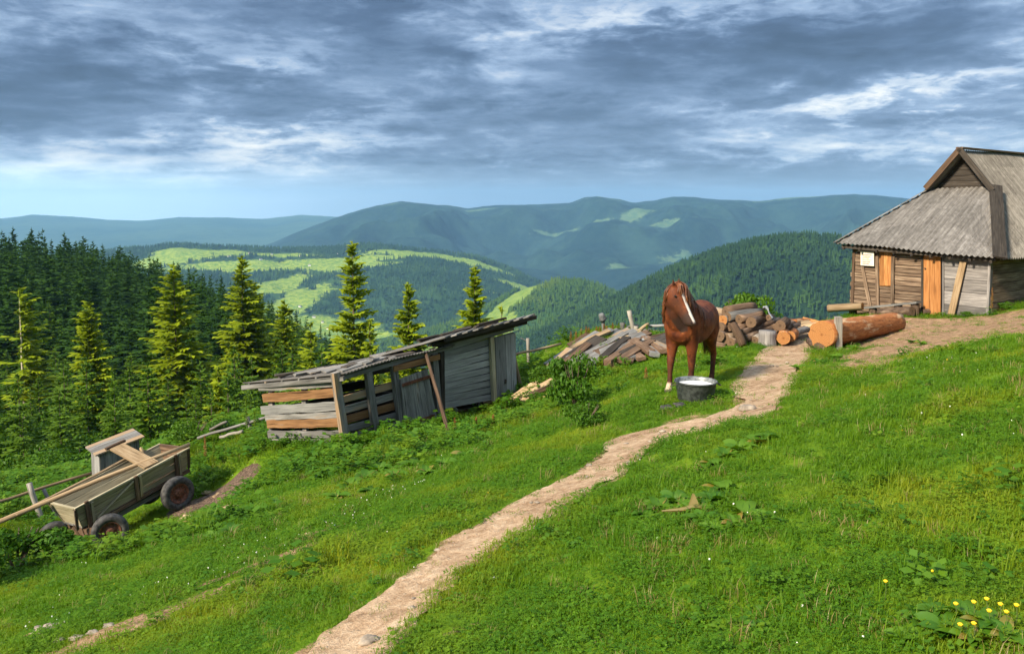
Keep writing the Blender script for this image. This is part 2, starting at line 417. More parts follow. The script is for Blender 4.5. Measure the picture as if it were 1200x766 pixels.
# ------------------------------------------------------------------ materials
def newmat(name):
    m = bpy.data.materials.new(name); m.use_nodes = True; m.node_tree.nodes.clear()
    return m, NT(m.node_tree)
def finish(nt, color, rough=.85, bump=None, bstr=.4, bdist=.02, spec=.25, metal=0., extra=None):
    p = nt.n('ShaderNodeBsdfPrincipled', {'Base Color': color, 'Roughness': rough, 'Specular IOR Level': spec, 'Metallic': metal})
    if bump is not None:
        b = nt.n('ShaderNodeBump', {'Height': bump, 'Strength': bstr, 'Distance': bdist}); nt.put(p.inputs['Normal'], b.outputs[0])
    for k, v in (extra or {}).items(): nt.put(p.inputs[k], v)
    nt.n('ShaderNodeOutputMaterial', {'Surface': p.outputs[0]})
    return p
def attr(nt, name): return nt.n('ShaderNodeAttribute', attribute_name=name).outputs['Fac']

def wood(name, dark, mid, light, knots=.5, fresh=None, fresh_amt=0., tiltbright=.55):
    m, n = newmat(name)
    uv = n.n('ShaderNodeUVMap').outputs[0]
    r = attr(n, 'rnd')
    grain = n.noise(n.mapping(uv, (1.4, 34, 1)), 1.0, 6, .62, .4)
    fine = n.noise(n.mapping(uv, (5, 120, 1)), 1.0, 3, .6)
    blotch = n.noise(n.mapping(uv, (1.1, 4, 1), (3, 9, 0)), 1.3, 4, .6)
    crack = n.mr(n.noise(n.mapping(uv, (.9, 22, 1), (11, 3, 0)), 1.0, 3, .5, .6), .63, .70)
    c = n.ramp(n.m('ADD', n.m('MULTIPLY', grain, .65), n.m('MULTIPLY', blotch, .35)), [(.28, dark), (.5, mid), (.72, light)])
    if fresh:
        f = n.mr(n.m('ADD', n.m('MULTIPLY', blotch, 1.0), n.m('MULTIPLY', n.m('SUBTRACT', r, .5), .9)), .62 - fresh_amt, .86 - fresh_amt)
        c = n.mix(f, c, n.mix(grain, fresh, tuple(v * 1.7 for v in fresh)))
    br = n.m('ADD', .62, n.m('MULTIPLY', r, .75))
    c = n.mix(1.0, c, n.n('ShaderNodeCombineColor', {0: br, 1: br, 2: br}).outputs[0], 'MULTIPLY')
    c = n.mix(n.m('MULTIPLY', crack, .75), c, tuple(v * .25 for v in dark))
    h = n.m('SUBTRACT', n.m('ADD', n.m('MULTIPLY', grain, .6), n.m('MULTIPLY', fine, .3)), crack)
    finish(n, c, .88, h, .55, .012, .15)
    return m
M_GREY = wood('weathered_grey_wood', (.045, .043, .040), (.165, .160, .152), (.35, .34, .325), fresh=(.15, .105, .065), fresh_amt=-.10)
M_SILVER = wood('silver_wood', (.095, .095, .095), (.22, .22, .215), (.36, .355, .345))
M_FENCE = wood('fence_wood', (.08, .072, .06), (.20, .185, .16), (.34, .32, .285))
M_OLDOR = wood('half_weathered_board', (.075, .042, .024), (.22, .115, .052), (.34, .20, .10), fresh=(.13, .12, .11), fresh_amt=.0)
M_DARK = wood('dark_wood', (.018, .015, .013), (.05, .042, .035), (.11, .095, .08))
M_BROWN = wood('brown_wood', (.04, .025, .016), (.12, .076, .050), (.25, .17, .11))
M_ORANGE = wood('fresh_orange_wood', (.12, .05, .018), (.31, .135, .045), (.46, .25, .10))
M_TAN = wood('tan_pole_wood', (.13, .085, .045), (.29, .205, .12), (.44, .35, .23))
M_OLIVE = wood('mossy_cart_wood', (.11, .095, .058), (.29, .255, .17), (.48, .435, .31), fresh=(.16, .095, .05), fresh_amt=-.08)
M_HOUSE = wood('old_log_wall_wood', (.030, .019, .013), (.145, .10, .068), (.36, .28, .20))
M_HOUSEG = wood('old_grey_wall_wood', (.06, .056, .055), (.17, .16, .155), (.36, .34, .32))

def endgrain(name, a, b, rim):
    m, n = newmat(name)
    uv = n.n('ShaderNodeUVMap').outputs[0]
    L = n.n('ShaderNodeVectorMath', {0: uv}, operation='LENGTH').outputs['Value']
    wob = n.noise(uv, 7, 4)
    rg = n.m('SINE', n.m('ADD', n.m('MULTIPLY', L, 150.), n.m('MULTIPLY', wob, 9.)))
    sp = n.noise(uv, 26, 6, .7)
    sx_ = n.n('ShaderNodeSeparateXYZ', {0: uv}); th = n.m('ARCTAN2', sx_.outputs[0], sx_.outputs[1])
    ck = n.noise(n.n('ShaderNodeCombineXYZ', {0: n.m('MULTIPLY', th, 1.6), 1: n.m('MULTIPLY', L, .8)}).outputs[0], 3.2, 3, .5)
    c = n.mix(n.m('ADD', .15, n.m('ADD', n.m('MULTIPLY', rg, .07), n.m('MULTIPLY', sp, .75))), a, b)
    c = n.mix(n.mr(L, .05, .0), c, a)
    c = n.mix(n.m('MULTIPLY', n.mr(ck, .62, .68), .8), c, rim)
    finish(n, c, .85, n.m('ADD', rg, n.m('MULTIPLY', sp, 2.)), .4, .006, .15)
    return m
M_END = endgrain('fresh_log_end', (.17, .065, .02), (.43, .21, .075), (.05, .025, .012))
M_ENDG = endgrain('old_log_end', (.05, .032, .02), (.20, .13, .08), (.015, .01, .008))

def logbark(name, a, b, c_, pale):
    m, n = newmat(name)
    uv = n.n('ShaderNodeUVMap').outputs[0]
    g = n.noise(n.mapping(uv, (2.0, 9, 1)), 1.7, 8, .72, .5)
    g2 = n.noise(n.mapping(uv, (.9, 2.4, 1), (4, 4, 0)), 1.5, 4, .6)
    c = n.ramp(g, [(.3, a), (.5, b), (.68, c_)])
    c = n.mix(n.mr(g2, .56, .66), c, pale)
    finish(n, c, .7, g, .5, .02, .25)
    return m
M_LOG = logbark('peeled_orange_log', (.09, .028, .009), (.29, .10, .027), (.43, .195, .065), (.46, .31, .18))
M_BARK = logbark('brown_log_bark', (.022, .014, .010), (.075, .048, .032), (.17, .12, .085), (.20, .14, .10))

def simple(name, c1, c2, scale=8, rough=.8, bump=.3, bd=.01, spec=.3, metal=0., coord='Object'):
    m, n = newmat(name)
    v = n.n('ShaderNodeTexCoord').outputs[coord]
    f = n.noise(v, scale, 6, .6)
    finish(n, n.mix(n.mr(f, .35, .65), c1, c2), rough, f, bump, bd, spec, metal)
    return m
M_RUBBER = simple('tyre_rubber', (.022, .022, .024), (.07, .068, .066), 14, .8)
M_RUST = simple('rusty_steel', (.055, .020, .013), (.16, .062, .036), 22, .75)
M_IRON = simple('old_iron', (.03, .026, .024), (.09, .06, .045), 30, .6)
M_ZINC = simple('zinc_tub', (.10, .115, .12), (.25, .27, .275), 16, .45, .1, .005, .5, .55)
M_POT = simple('grey_enamel_pot', (.05, .056, .06), (.14, .148, .152), 12, .7, .1, .005, .2)
M_TUBD = simple('tub_outside', (.022, .026, .026), (.07, .08, .078), 14, .5, .1, .005, .4, .2)
M_MILK = simple('whey', (.72, .74, .75), (.80, .82, .83), 5, .25, .02, .002, .5)
M_STONE = simple('field_stone', (.15, .125, .10), (.34, .285, .225), 9, .9, .6, .03)
M_CLOTH = simple('grey_sack', (.12, .13, .15), (.27, .29, .31), 20, .95, .4, .01)
M_PAPER, _q = newmat('faded_notice')
_uv = _q.n('ShaderNodeUVMap').outputs[0]
finish(_q, _q.mix(_q.mr(_q.noise(_q.mapping(_uv, (1, 1, 1)), 7, 5), .4, .7), (.62, .56, .46), (.80, .76, .66)), .8, None)
M_INK = simple('faded_ink', (.30, .17, .13), (.42, .28, .22), 30, .9, 0.)

# corrugated roof sheet: grey eternit with streaks that run down the slope
def roofmat(name, a, b, c_):
    m, n = newmat(name)
    uv = n.n('ShaderNodeUVMap').outputs[0]
    st = n.noise(n.mapping(uv, (.35, 5., 1)), 2.0, 6, .6, .2)
    sp = n.noise(n.mapping(uv, (2.2, 2.2, 1), (5, 1, 0)), 3.0, 6, .65)
    c = n.ramp(n.m('ADD', n.m('MULTIPLY', st, .55), n.m('MULTIPLY', sp, .45)), [(.32, a), (.5, b), (.68, c_)])
    r = attr(n, 'rnd'); br = n.m('ADD', .78, n.m('MULTIPLY', r, .45))
    c = n.mix(1.0, c, n.n('ShaderNodeCombineColor', {0: br, 1: br, 2: br}).outputs[0], 'MULTIPLY')
    finish(n, c, .9, sp, .3, .01, .15)
    return m
M_ROOF = roofmat('weathered_corrugated_sheet', (.058, .053, .049), (.135, .127, .119), (.245, .233, .22))
M_ROOFL = roofmat('lichened_corrugated_sheet', (.070, .062, .054), (.152, .139, .122), (.265, .245, .217))

def leafmat(name, a, b, tip=None, trans=.35, patch=None, rough=.55, wscale=.5, gloss=.04):
    m, n = newmat(name)
    rnd = n.n('ShaderNodeObjectInfo').outputs['Random']
    pos = n.n('ShaderNodeNewGeometry').outputs['Position']
    isl = n.n('ShaderNodeNewGeometry').outputs['Random Per Island']
    c = n.mix(n.m('ADD', n.m('MULTIPLY', rnd, .5), n.m('MULTIPLY', isl, .5)), a, b)
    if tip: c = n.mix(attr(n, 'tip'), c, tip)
    if patch:
        pn = n.noise(pos, wscale, 4, .55)
        c = n.mix(n.mr(pn, .48, .68), c, patch)
    d = n.n('ShaderNodeBsdfDiffuse', {'Color': c}); t = n.n('ShaderNodeBsdfTranslucent', {'Color': n.mix(1., c, (1.25, 1.15, .6), 'MULTIPLY')})
    mx = n.n('ShaderNodeMixShader', {0: trans, 1: d.outputs[0], 2: t.outputs[0]})
    gl = n.n('ShaderNodeBsdfGlossy', {'Color': (1, 1, 1), 'Roughness': rough})
    mx2 = n.n('ShaderNodeMixShader', {0: gloss, 1: mx.outputs[0], 2: gl.outputs[0]})
    n.n('ShaderNodeOutputMaterial', {'Surface': mx2.outputs[0]})
    return m
M_GRASS = leafmat('meadow_grass', (.050, .140, .003), (.125, .235, .006), patch=(.20, .245, .009), trans=.4, wscale=.55, gloss=.012)
M_CLOVER = leafmat('clover_leaves', (.028, .105, .004), (.105, .220, .007), patch=(.15, .225, .008), trans=.35, wscale=.55, gloss=.012)
M_DRYG = leafmat('dry_grass', (.16, .15, .03), (.28, .20, .07), trans=.3)
M_WEED = leafmat('weed_leaves', (.030, .110, .004), (.090, .190, .007), trans=.35, patch=(.13, .22, .008), wscale=.8, gloss=.015)
M_DOCK = leafmat('dock_leaves', (.035, .125, .005), (.105, .215, .008), trans=.4, gloss=.02, rough=.5)
M_DOCKR = leafmat('rusty_dock_spikes', (.20, .075, .015), (.30, .15, .03), trans=.2)
M_DOCKY = leafmat('yellowed_leaves', (.13, .14, .015), (.24, .15, .02), trans=.2)
M_SPRL = leafmat('sunlight_toned_spruce_needles', (.070, .135, .004), (.130, .215, .007), tip=(.28, .34, .010), trans=.3, gloss=.01)  # sunlight on the lit spruces is put into this lighter, yellower colour
M_SPRD = leafmat('shade_toned_spruce_needles', (.006, .028, .006), (.026, .072, .009), tip=(.040, .095, .010), trans=.2, gloss=.01)  # cloud shade over the forest is put into this darker colour
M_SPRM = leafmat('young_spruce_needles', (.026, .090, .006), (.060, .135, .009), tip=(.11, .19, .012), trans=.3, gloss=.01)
M_BUSH = leafmat('bush_leaves', (.028, .095, .004), (.080, .170, .008), trans=.3, gloss=.012)
M_FAR = leafmat('distant_conifers', (.005, .020, .009), (.026, .058, .018), trans=.1, patch=(.040, .085, .018), wscale=.009, gloss=0.)
M_FARL = leafmat('distant_bright_conifers', (.014, .046, .010), (.06, .115, .018), trans=.1, patch=(.08, .13, .02), wscale=.005, gloss=0.)
M_TRUNK = simple('spruce_bark', (.07, .05, .035), (.17, .13, .095), 3, .9)
M_TRUNKW = simple('bleached_bark', (.30, .26, .20), (.52, .47, .38), 3, .9)
M_STEM = simple('green_stem', (.05, .09, .02), (.09, .12, .03), 10, .8)
M_WHITE = simple('white_petals', (.7, .7, .66), (.8, .8, .76), 5, .8, 0.)
M_YEL = simple('yellow_petals', (.75, .45, .01), (.82, .58, .02), 5, .7, 0.)

# ground sheet
def groundmat():
    m, n = newmat('meadow_ground')
    pos = n.n('ShaderNodeNewGeometry').outputs['Position']
    b = attr(n, 'bare')
    f1 = n.noise(pos, 1.1, 6, .6); f2 = n.noise(pos, 9, 6, .65); f3 = n.noise(pos, 40, 4, .6)
    gcol = n.ramp(n.m('ADD', n.m('MULTIPLY', f1, .5), n.m('MULTIPLY', f2, .5)), [(.33, (.045, .095, .004)), (.5, (.085, .16, .006)), (.66, (.14, .19, .010))])
    dcol = n.ramp(n.m('ADD', n.m('MULTIPLY', f2, .6), n.m('MULTIPLY', f3, .4)), [(.33, (.085, .050, .028)), (.5, (.24, .15, .085)), (.66, (.42, .29, .175))])
    far = n.mr(n.n('ShaderNodeVectorMath', {0: pos}, operation='LENGTH').outputs['Value'], 30, 70)
    gcol = n.mix(far, gcol, n.ramp(n.noise(pos, .05, 5, .6), [(.35, (.012, .035, .008)), (.65, (.03, .07, .012))]))
    k = n.mr(n.m('ADD', b, n.m('MULTIPLY', n.m('SUBTRACT', f2, .5), .9)), .35, .62)
    finish(n, n.mix(k, gcol, dcol), .95, n.m('ADD', f2, n.m('MULTIPLY', f3, .5)), .8, .03, .1)
    return m
def pathmat():
    m, n = newmat('trodden_earth')
    pos = n.n('ShaderNodeNewGeometry').outputs['Position']
    f1 = n.noise(pos, 1.3, 5, .6); f2 = n.noise(pos, 11, 7, .68); f3 = n.noise(pos, 60, 4, .65)
    c = n.ramp(n.m('ADD', n.m('MULTIPLY', f1, .35), n.m('ADD', n.m('MULTIPLY', f2, .4), n.m('MULTIPLY', f3, .25))), [(.36, (.085, .050, .028)), (.45, (.28, .18, .105)), (.54, (.44, .31, .20)), (.64, (.60, .47, .33))])
    vo = n.n('ShaderNodeTexVoronoi', {'Vector': pos, 'Scale': 26.}, feature='F1')
    st = n.mr(vo.outputs['Distance'], .12, .3)
    pick = n.mr(n.n('ShaderNodeSeparateColor', {0: vo.outputs['Color']}).outputs[0], .78, .8)
    c = n.mix(n.m('MULTIPLY', n.m('SUBTRACT', 1., st), n.m('MULTIPLY', pick, .8)), c, (.50, .42, .34))
    h = n.m('ADD', n.m('ADD', f2, n.m('MULTIPLY', f3, .6)), n.m('MULTIPLY', n.m('SUBTRACT', 1., st), n.m('MULTIPLY', pick, .7)))
    finish(n, c, .95, h, .9, .03, .1)
    return m
M_GROUND, M_PATH = groundmat(), pathmat()

def hillmat(name, fa, fb, ma, mb, sc):
    m, n = newmat(name)
    pos = n.n('ShaderNodeNewGeometry').outputs['Position']
    f = n.noise(n.mapping(pos, (1, 1, .5)), sc, 6, .65); f2 = n.noise(pos, sc * 9, 4, .7)
    c = n.mix(n.mr(n.m('ADD', n.m('MULTIPLY', f, .6), n.m('MULTIPLY', f2, .4)), .38, .62), fa, fb)
    me = n.mix(n.mr(f2, .35, .65), ma, mb)
    a = attr(n, 'meadow')
    k = n.mr(n.m('ADD', a, n.m('MULTIPLY', n.m('SUBTRACT', f2, .5), .7)), .42, .58)
    finish(n, n.mix(k, c, me), .95, n.m('ADD', f, f2), .5, 30. if sc < .003 else 8., .05)
    return m

# ------------------------------------------------------------------ the ground: one sheet out to the horizon
def axis_lines(lo, hi, step, far, g=1.075):
    a = list(np.arange(lo, hi, step)); s_ = step
    x = a[-1]
    while x < far: s_ *= g; x += s_; a.append(x)
    s_ = step; x = a[0]; b = []
    while x > -far: s_ *= g; x -= s_; b.append(x)
    return np.array(b[::-1] + a)
gx = axis_lines(-13, 15, .085, 14000); gy = axis_lines(1.5, 25, .085, 14000)
gx[0] = -14600; gx[-1] = 14600; gy[0] = -14600; gy[-1] = 14600
X, Y = np.meshgrid(gx, gy, indexing='ij')
B_ = bare(X, Y)
Z = ground(X, Y) - .03 * sstep(.05, -.08, path_d(X, Y))
nx, ny = X.shape
idx = np.arange(nx * ny).reshape(nx, ny)
FQ = np.stack([idx[:-1, :-1], idx[1:, :-1], idx[1:, 1:], idx[:-1, 1:]], -1).reshape(-1, 4)
me = npmesh('ground', np.stack([X, Y, Z], -1).reshape(-1, 3), FQ, [M_GROUND], None, {'bare': ('POINT', B_.ravel())}, True)
tag(nobj('ground', me), 'green mountain meadow sloping down from right to left', 'meadow', kind='structure')

# path ribbon
nw = 16
en = fbm(np.arange(NPATH) * .05, np.zeros(NPATH), 4, 3, .6) * .42; en2 = fbm(np.arange(NPATH) * .05, np.zeros(NPATH) + 50, 4, 9, .6) * .42
PV = np.zeros((NPATH, nw + 1, 2))
for j in range(nw + 1):
    t = j / nw * 2 - 1
    wv = PWN + (en if t < 0 else en2)
    PV[:, j] = PC + _nor * (wv * t)[:, None]
pz = ground(PV[..., 0], PV[..., 1])
tt = np.abs(np.linspace(-1, 1, nw + 1))[None]
pz = pz + .004 + .02 * fbm(PV[..., 0] * 5, PV[..., 1] * 5, 3, 2) * (1 - tt ** 4) - .025 * (1 - tt ** 2) + .012 * (1 - tt ** 8)
pz = np.maximum(pz, ground(PV[..., 0], PV[..., 1]) - .022)
pidx = np.arange(NPATH * (nw + 1)).reshape(NPATH, nw + 1)
PF = np.stack([pidx[:-1, :-1], pidx[:-1, 1:], pidx[1:, 1:], pidx[1:, :-1]], -1).reshape(-1, 4)
me = npmesh('path', np.concatenate([PV, pz[..., None]], -1).reshape(-1, 3), PF, [M_PATH], None, None, True)
tag(nobj('path', me), 'bare earth footpath winding uphill past the horse', 'path', kind='structure')

# ------------------------------------------------------------------ far hills and mountains
def hill(name, label, D0, crest, front, back, base, mat, nu=260, nd=120, spur=.0, spur_sc=900., crest_n=0., pw=1.6, meadow=None, dvar=0., umargin=.25, seed=0, kind='structure'):
    cxs = np.array([(c[0] - CX) / F for c in crest]); czs = np.array([(240 - c[1]) / F * D0 for c in crest])
    u = np.linspace(cxs[0] - umargin, cxs[-1] + umargin, nu); v = np.linspace(-1, 1, nd)
    def height(x, y):
        uu = x / np.maximum(y, 1.)
        cz = np.interp(uu, cxs, czs)
        edge = np.minimum(sstep(cxs[0] - umargin, cxs[0], uu), sstep(cxs[-1] + umargin, cxs[-1], uu))
        d0 = D0 + dvar * fbm(uu * 5, uu * 0 + seed, 3, seed)
        t = np.where(y < d0, (d0 - y) / front, (y - d0) / back)
        s = np.clip(1 - np.clip(t, 0, 1) ** pw, 0, 1)
        s = s * s * (3 - 2 * s) * .35 + s * .65
        h = cz - base
        rg = np.abs(fbm(x / spur_sc, y / spur_sc, 4, seed + 40)) * 2
        z = base + h * s * edge
        z = z - spur * h * edge * (rg) * sstep(.02, .35, t) * np.clip(s * 1.6, 0, 1) + spur * h * edge * .12 * sstep(.02, .35, t) * s
        z = z + crest_n * fbm(x / 180., y / 180., 4, seed + 60) * edge
        return z
    U, V_ = np.meshgrid(u, v, indexing='ij')
    Dd = np.where(V_ < 0, D0 + dvar * .5 + V_ * (front + dvar), D0 + dvar * .5 + V_ * (back + dvar)); Xh = U * Dd
    Zh = height(Xh, Dd)
    mead = meadow(Xh, Dd, Zh) if meadow else np.zeros_like(Zh)
    ii = np.arange(nu * nd).reshape(nu, nd)
    fq = np.stack([ii[:-1, :-1], ii[1:, :-1], ii[1:, 1:], ii[:-1, 1:]], -1).reshape(-1, 4)
    me_ = npmesh(name, np.stack([Xh, Dd, Zh], -1).reshape(-1, 3), fq, [mat], None, {'meadow': ('POINT', mead.ravel())}, True)
    o = tag(nobj(name, me_), label, 'hill' if 'hill' in name else 'mountain', kind=kind)
    return height
def ell(x, y, px, D, rx, ry, ang=0.):
    x0 = (px - CX) / F * D; ca, sa = math.cos(ang), math.sin(ang)
    a = ((x - x0) * ca + (y - D) * sa) / rx; b = (-(x - x0) * sa + (y - D) * ca) / ry
    return np.clip(1.25 - np.sqrt(a * a + b * b), 0, 1)

M_HB = hillmat('blue_mountain_forest', (.005, .018, .020), (.020, .046, .036), (.05, .10, .055), (.09, .14, .065), .003)  # cloud shade and air blue put into a darker, bluer forest colour
M_HF = hillmat('far_mountain_forest', (.02, .05, .03), (.05, .09, .05), (.1, .15, .06), (.15, .2, .08), .0008)
M_HG = hillmat('meadow_hill', (.016, .045, .014), (.035, .075, .018), (.085, .165, .020), (.24, .30, .040), .007)
M_HR = hillmat('forest_hill', (.008, .024, .010), (.018, .042, .013), (.06, .11, .02), (.10, .15, .03), .006)
M_HM = hillmat('green_hill', (.016, .045, .012), (.03, .07, .016), (.10, .17, .025), (.17, .23, .04), .006)

def meadB(x, y, z):
    m_ = np.zeros_like(x); k = 6500 / 8000
    for a in [(700, 7900, 420, 160, 0), (690, 6600, 330, 110, .3), (745, 6700, 260, 110, .2), (650, 6900, 350, 60, .2), (785, 6300, 230, 100, -.2), (850, 7800, 300, 100, 0), (560, 7900, 350, 80, 0), (640, 7900, 300, 80, 0), (950, 7800, 900, 130, 0), (790, 5700, 330, 120, .4), (740, 5300, 200, 100, .3), (460, 7500, 200, 100, .3)]:
        m_ = np.maximum(m_, ell(x, y, a[0], a[1] * k, a[2] * k, a[3] * k, a[4]) * .8)
    return np.clip(m_ * .85 + 1.0 * fbm(x / 230, y / 230, 4, 8) + .08, 0, 1)
hF = hill('distant_mountain_range', 'pale blue mountain range farthest away on the left horizon', 11500,
     [(-300, 256), (-100, 250), (0, 257), (40, 252), (85, 254), (130, 258), (165, 259), (210, 255), (260, 255), (310, 257), (355, 252), (400, 254), (470, 256), (560, 258)], 3600, 2000, -440, M_HF, 240, 70, .3, 2600, 18, 1.5, None, 1500, .2, 3)
hB = hill('blue_mountain_range', 'long dark blue mountain range across the horizon', 6500,
     [(250, 300), (300, 292), (340, 276), (372, 264), (405, 252), (440, 242), (470, 237), (500, 239), (530, 242), (548, 246), (565, 243), (600, 240), (640, 240), (668, 239), (685, 232), (700, 229), (722, 234), (742, 239), (765, 236), (790, 231), (815, 232),
      (850, 235), (890, 236), (920, 233), (960, 231), (1000, 229), (1040, 231), (1100, 236), (1200, 240), (1500, 244)], 3300, 2200, -470, M_HB, 520, 240, 1.0, 760, 26, 1.35, meadB, 900, .3, 5)
def meadG(x, y, z):
    m_ = np.zeros_like(x)
    for a in [(215, 3330, 300, 140, 0), (290, 3290, 420, 60, 0), (300, 3120, 420, 75, .1), (400, 3150, 420, 80, .0), (500, 3360, 420, 110, 0), (555, 3330, 260, 90, 0), (440, 3250, 500, 60, .2), (345, 2700, 130, 260, -.25), (380, 2440, 210, 130, -.2), (435, 2330, 220, 85, -.1), (470, 2250, 160, 70, 0), (330, 2900, 80, 260, -.2), (190, 3200, 240, 120, .2), (560, 2900, 120, 60, 0), (620, 3150, 160, 60, 0)]:
        m_ = np.maximum(m_, ell(x, y, *a))
    return np.clip(m_ * .95 + .85 * fbm(x / 170, y / 170, 4, 14) - .04, 0, 1)
hG = hill('meadow_hill', 'sunlit hill with bright meadows and spruce woods in the valley', 3500,
     [(60, 300), (120, 296), (170, 290), (205, 287), (240, 289), (290, 291), (330, 292), (390, 291), (430, 288), (470, 291), (520, 296), (560, 303), (600, 316), (640, 336), (700, 365)], 1500, 1100, -440, M_HG, 320, 200, .28, 600, 16, 1.25, meadG, 200, .1, 12)
def meadM(x, y, z):
    m_ = np.maximum(ell(x, y, 600, 1930, 60, 240, -.5), ell(x, y, 560, 1750, 110, 170, 0)); m_ = np.maximum(m_, ell(x, y, 500, 1800, 150, 60, .2)); return m_
hM = hill('green_hill', 'rounded green wooded hill in the middle of the valley', 2000,
     [(400, 420), (460, 402), (510, 390), (550, 374), (590, 352), (620, 338), (650, 331), (680, 332), (705, 338), (735, 352), (770, 372), (810, 395)], 800, 500, -420, M_HM, 220, 140, .12, 420, 7, 1.5, meadM, 120, .1, 21)
def meadR(x, y, z): return np.clip(ell(x, y, 690, 1150, 45, 150, -.6) * .7, 0, 1)
hR = hill('forested_hill', 'dark spruce covered hill rising behind the house and horse', 1500,
     [(420, 455), (520, 432), (580, 414), (640, 391), (680, 373), (720, 352), (760, 331), (800, 311), (840, 295), (880, 284), (915, 279), (945, 278), (980, 283), (1020, 291), (1070, 300), (1140, 306), (1240, 300), (1400, 290)], 760, 600, -400, M_HR, 300, 170, .10, 330, 5, 1.45, meadR, 120, .12, 33)

for i, (px, D) in enumerate([(292, 3290), (305, 3180), (318, 3300), (352, 3260), (362, 3150), (268, 3230), (395, 3330), (350, 2640), (366, 2520), (383, 2420), (376, 2480), (415, 2390), (400, 2300)]):
    x = (px - CX) / F * D; z = float(hG(np.array([x]), np.array([float(D)]))[0]); r = empty('farmhouse', (x, D, z), 'tiny pale farmhouse on the bright meadow of the valley hill', 'house', 'farmhouses on the valley meadow'); r.rotation_euler.z = i * .8
    m_ = MB(); m_.loft([[(-5, -3.5, -1), (5, -3.5, -1), (5, 3.5, -1), (-5, 3.5, -1)], [(-5, -3.5, 3), (5, -3.5, 3), (5, 3.5, 3), (-5, 3.5, 3)]]); o = m_.build('wall', M_WHITE); o.parent = r
    m_ = MB(); m_.loft([[(-5.5, -4.2, 2.9), (-5.5, 0, 6.4), (-5.5, 4.2, 2.9)], [(5.5, -4.2, 2.9), (5.5, 0, 6.4), (5.5, 4.2, 2.9)]]); o = m_.build('roof', M_GREY if i % 3 else M_RUST); o.parent = r

# ------------------------------------------------------------------ scatter of uncountable things: one object each
PROTO = {}
def gn_scatter(name, pts, rot, scl, pick, protos, label=None, cat=None):
    n_ = len(pts)
    me_ = bpy.data.meshes.new(name); me_.vertices.add(n_); me_.vertices.foreach_set('co', np.asarray(pts, np.float32).ravel())
    a = me_.attributes.new('rot', 'FLOAT_VECTOR', 'POINT'); a.data.foreach_set('vector', np.asarray(rot, np.float32).ravel())
    a = me_.attributes.new('scl', 'FLOAT_VECTOR', 'POINT'); a.data.foreach_set('vector', np.asarray(scl, np.float32).ravel())
    a = me_.attributes.new('pick', 'INT', 'POINT'); a.data.foreach_set('value', np.asarray(pick, np.int32))
    o = nobj(name, me_)
    c = bpy.data.collections.new(name + '_kinds')
    for i, pm in enumerate(protos):
        po = bpy.data.objects.new('%s_kind_%d' % (name, i), pm); c.objects.link(po)
    t = bpy.data.node_groups.new(name + '_scatter', 'GeometryNodeTree')
    t.interface.new_socket('Geometry', in_out='INPUT', socket_type='NodeSocketGeometry'); t.interface.new_socket('Geometry', in_out='OUTPUT', socket_type='NodeSocketGeometry')
    q = NT(t)
    gi = q.n('NodeGroupInput'); go = q.n('NodeGroupOutput')
    ci = q.n('GeometryNodeCollectionInfo'); ci.inputs['Collection'].default_value = c; ci.inputs['Separate Children'].default_value = True; ci.inputs['Reset Children'].default_value = True
    def na(nm, ty): x = q.n('GeometryNodeInputNamedAttribute'); x.data_type = ty; x.inputs['Name'].default_value = nm; return x.outputs['Attribute']
    er = q.n('FunctionNodeEulerToRotation', {0: na('rot', 'FLOAT_VECTOR')})
    ip = q.n('GeometryNodeInstanceOnPoints', {'Points': gi.outputs[0], 'Instance': ci.outputs[0], 'Pick Instance': True, 'Instance Index': na('pick', 'INT'), 'Rotation': er.outputs[0], 'Scale': na('scl', 'FLOAT_VECTOR')})
    q.put(go.inputs[0], ip.outputs[0])
    md = o.modifiers.new('scatter', 'NODES'); md.node_group = t
    return tag(o, label, cat, None, 'stuff')

def far_cone(seed, tiers=4, k=7, round_=False):
    rng = np.random.default_rng(seed); V = []; Fc = []
    if not round_:
        for t in range(tiers):
            z0 = .08 + .9 * t / tiers * .93; z1 = min(1., z0 + 1.5 * .92 / tiers); r = .19 * (1 - z0) ** .85 + .012
            b = len(V); V.append((0, 0, z1))
            for j in range(k):
                a = 2 * PI * (j + rng.random() * .5) / k; rr = r * (.65 + .6 * rng.random()); V.append((rr * math.cos(a), rr * math.sin(a), z0 - .04 * rng.random()))
            for j in range(k): Fc.append((b, b + 1 + j, b + 1 + (j + 1) % k))
    else:
        for q in range(5):
            c = np.array([rng.uniform(-.2, .2), rng.uniform(-.2, .2), rng.uniform(.35, .75)]); b = len(V); r = rng.uniform(.2, .3)
            for i in range(3):
                for j in range(5):
                    th = PI * (i + .5) / 3; ph = 2 * PI * (j + rng.random() * .6) / 5
                    V.append(tuple(c + r * rng.uniform(.8, 1.2) * np.array([math.sin(th) * math.cos(ph), math.sin(th) * math.sin(ph), math.cos(th)])))
            for i in range(2):
                for j in range(5):
                    j2 = (j + 1) % 5; Fc.append((b + i * 5 + j, b + i * 5 + j2, b + (i + 1) * 5 + j2)); Fc.append((b + i * 5 + j, b + (i + 1) * 5 + j2, b + (i + 1) * 5 + j))
    return np.array(V), np.array(Fc)
def far_protos(mat, tag_):
    r = []
    for s_ in range(4):
        V, Fc = far_cone(s_ + 5, 4, 6 + s_ % 2); r.append(npmesh('conifer', V, Fc, [mat]))
    V, Fc = far_cone(99, round_=True); r.append(npmesh('broadleaf', V * np.array([1, 1, .75]), Fc, [mat]))
    return r
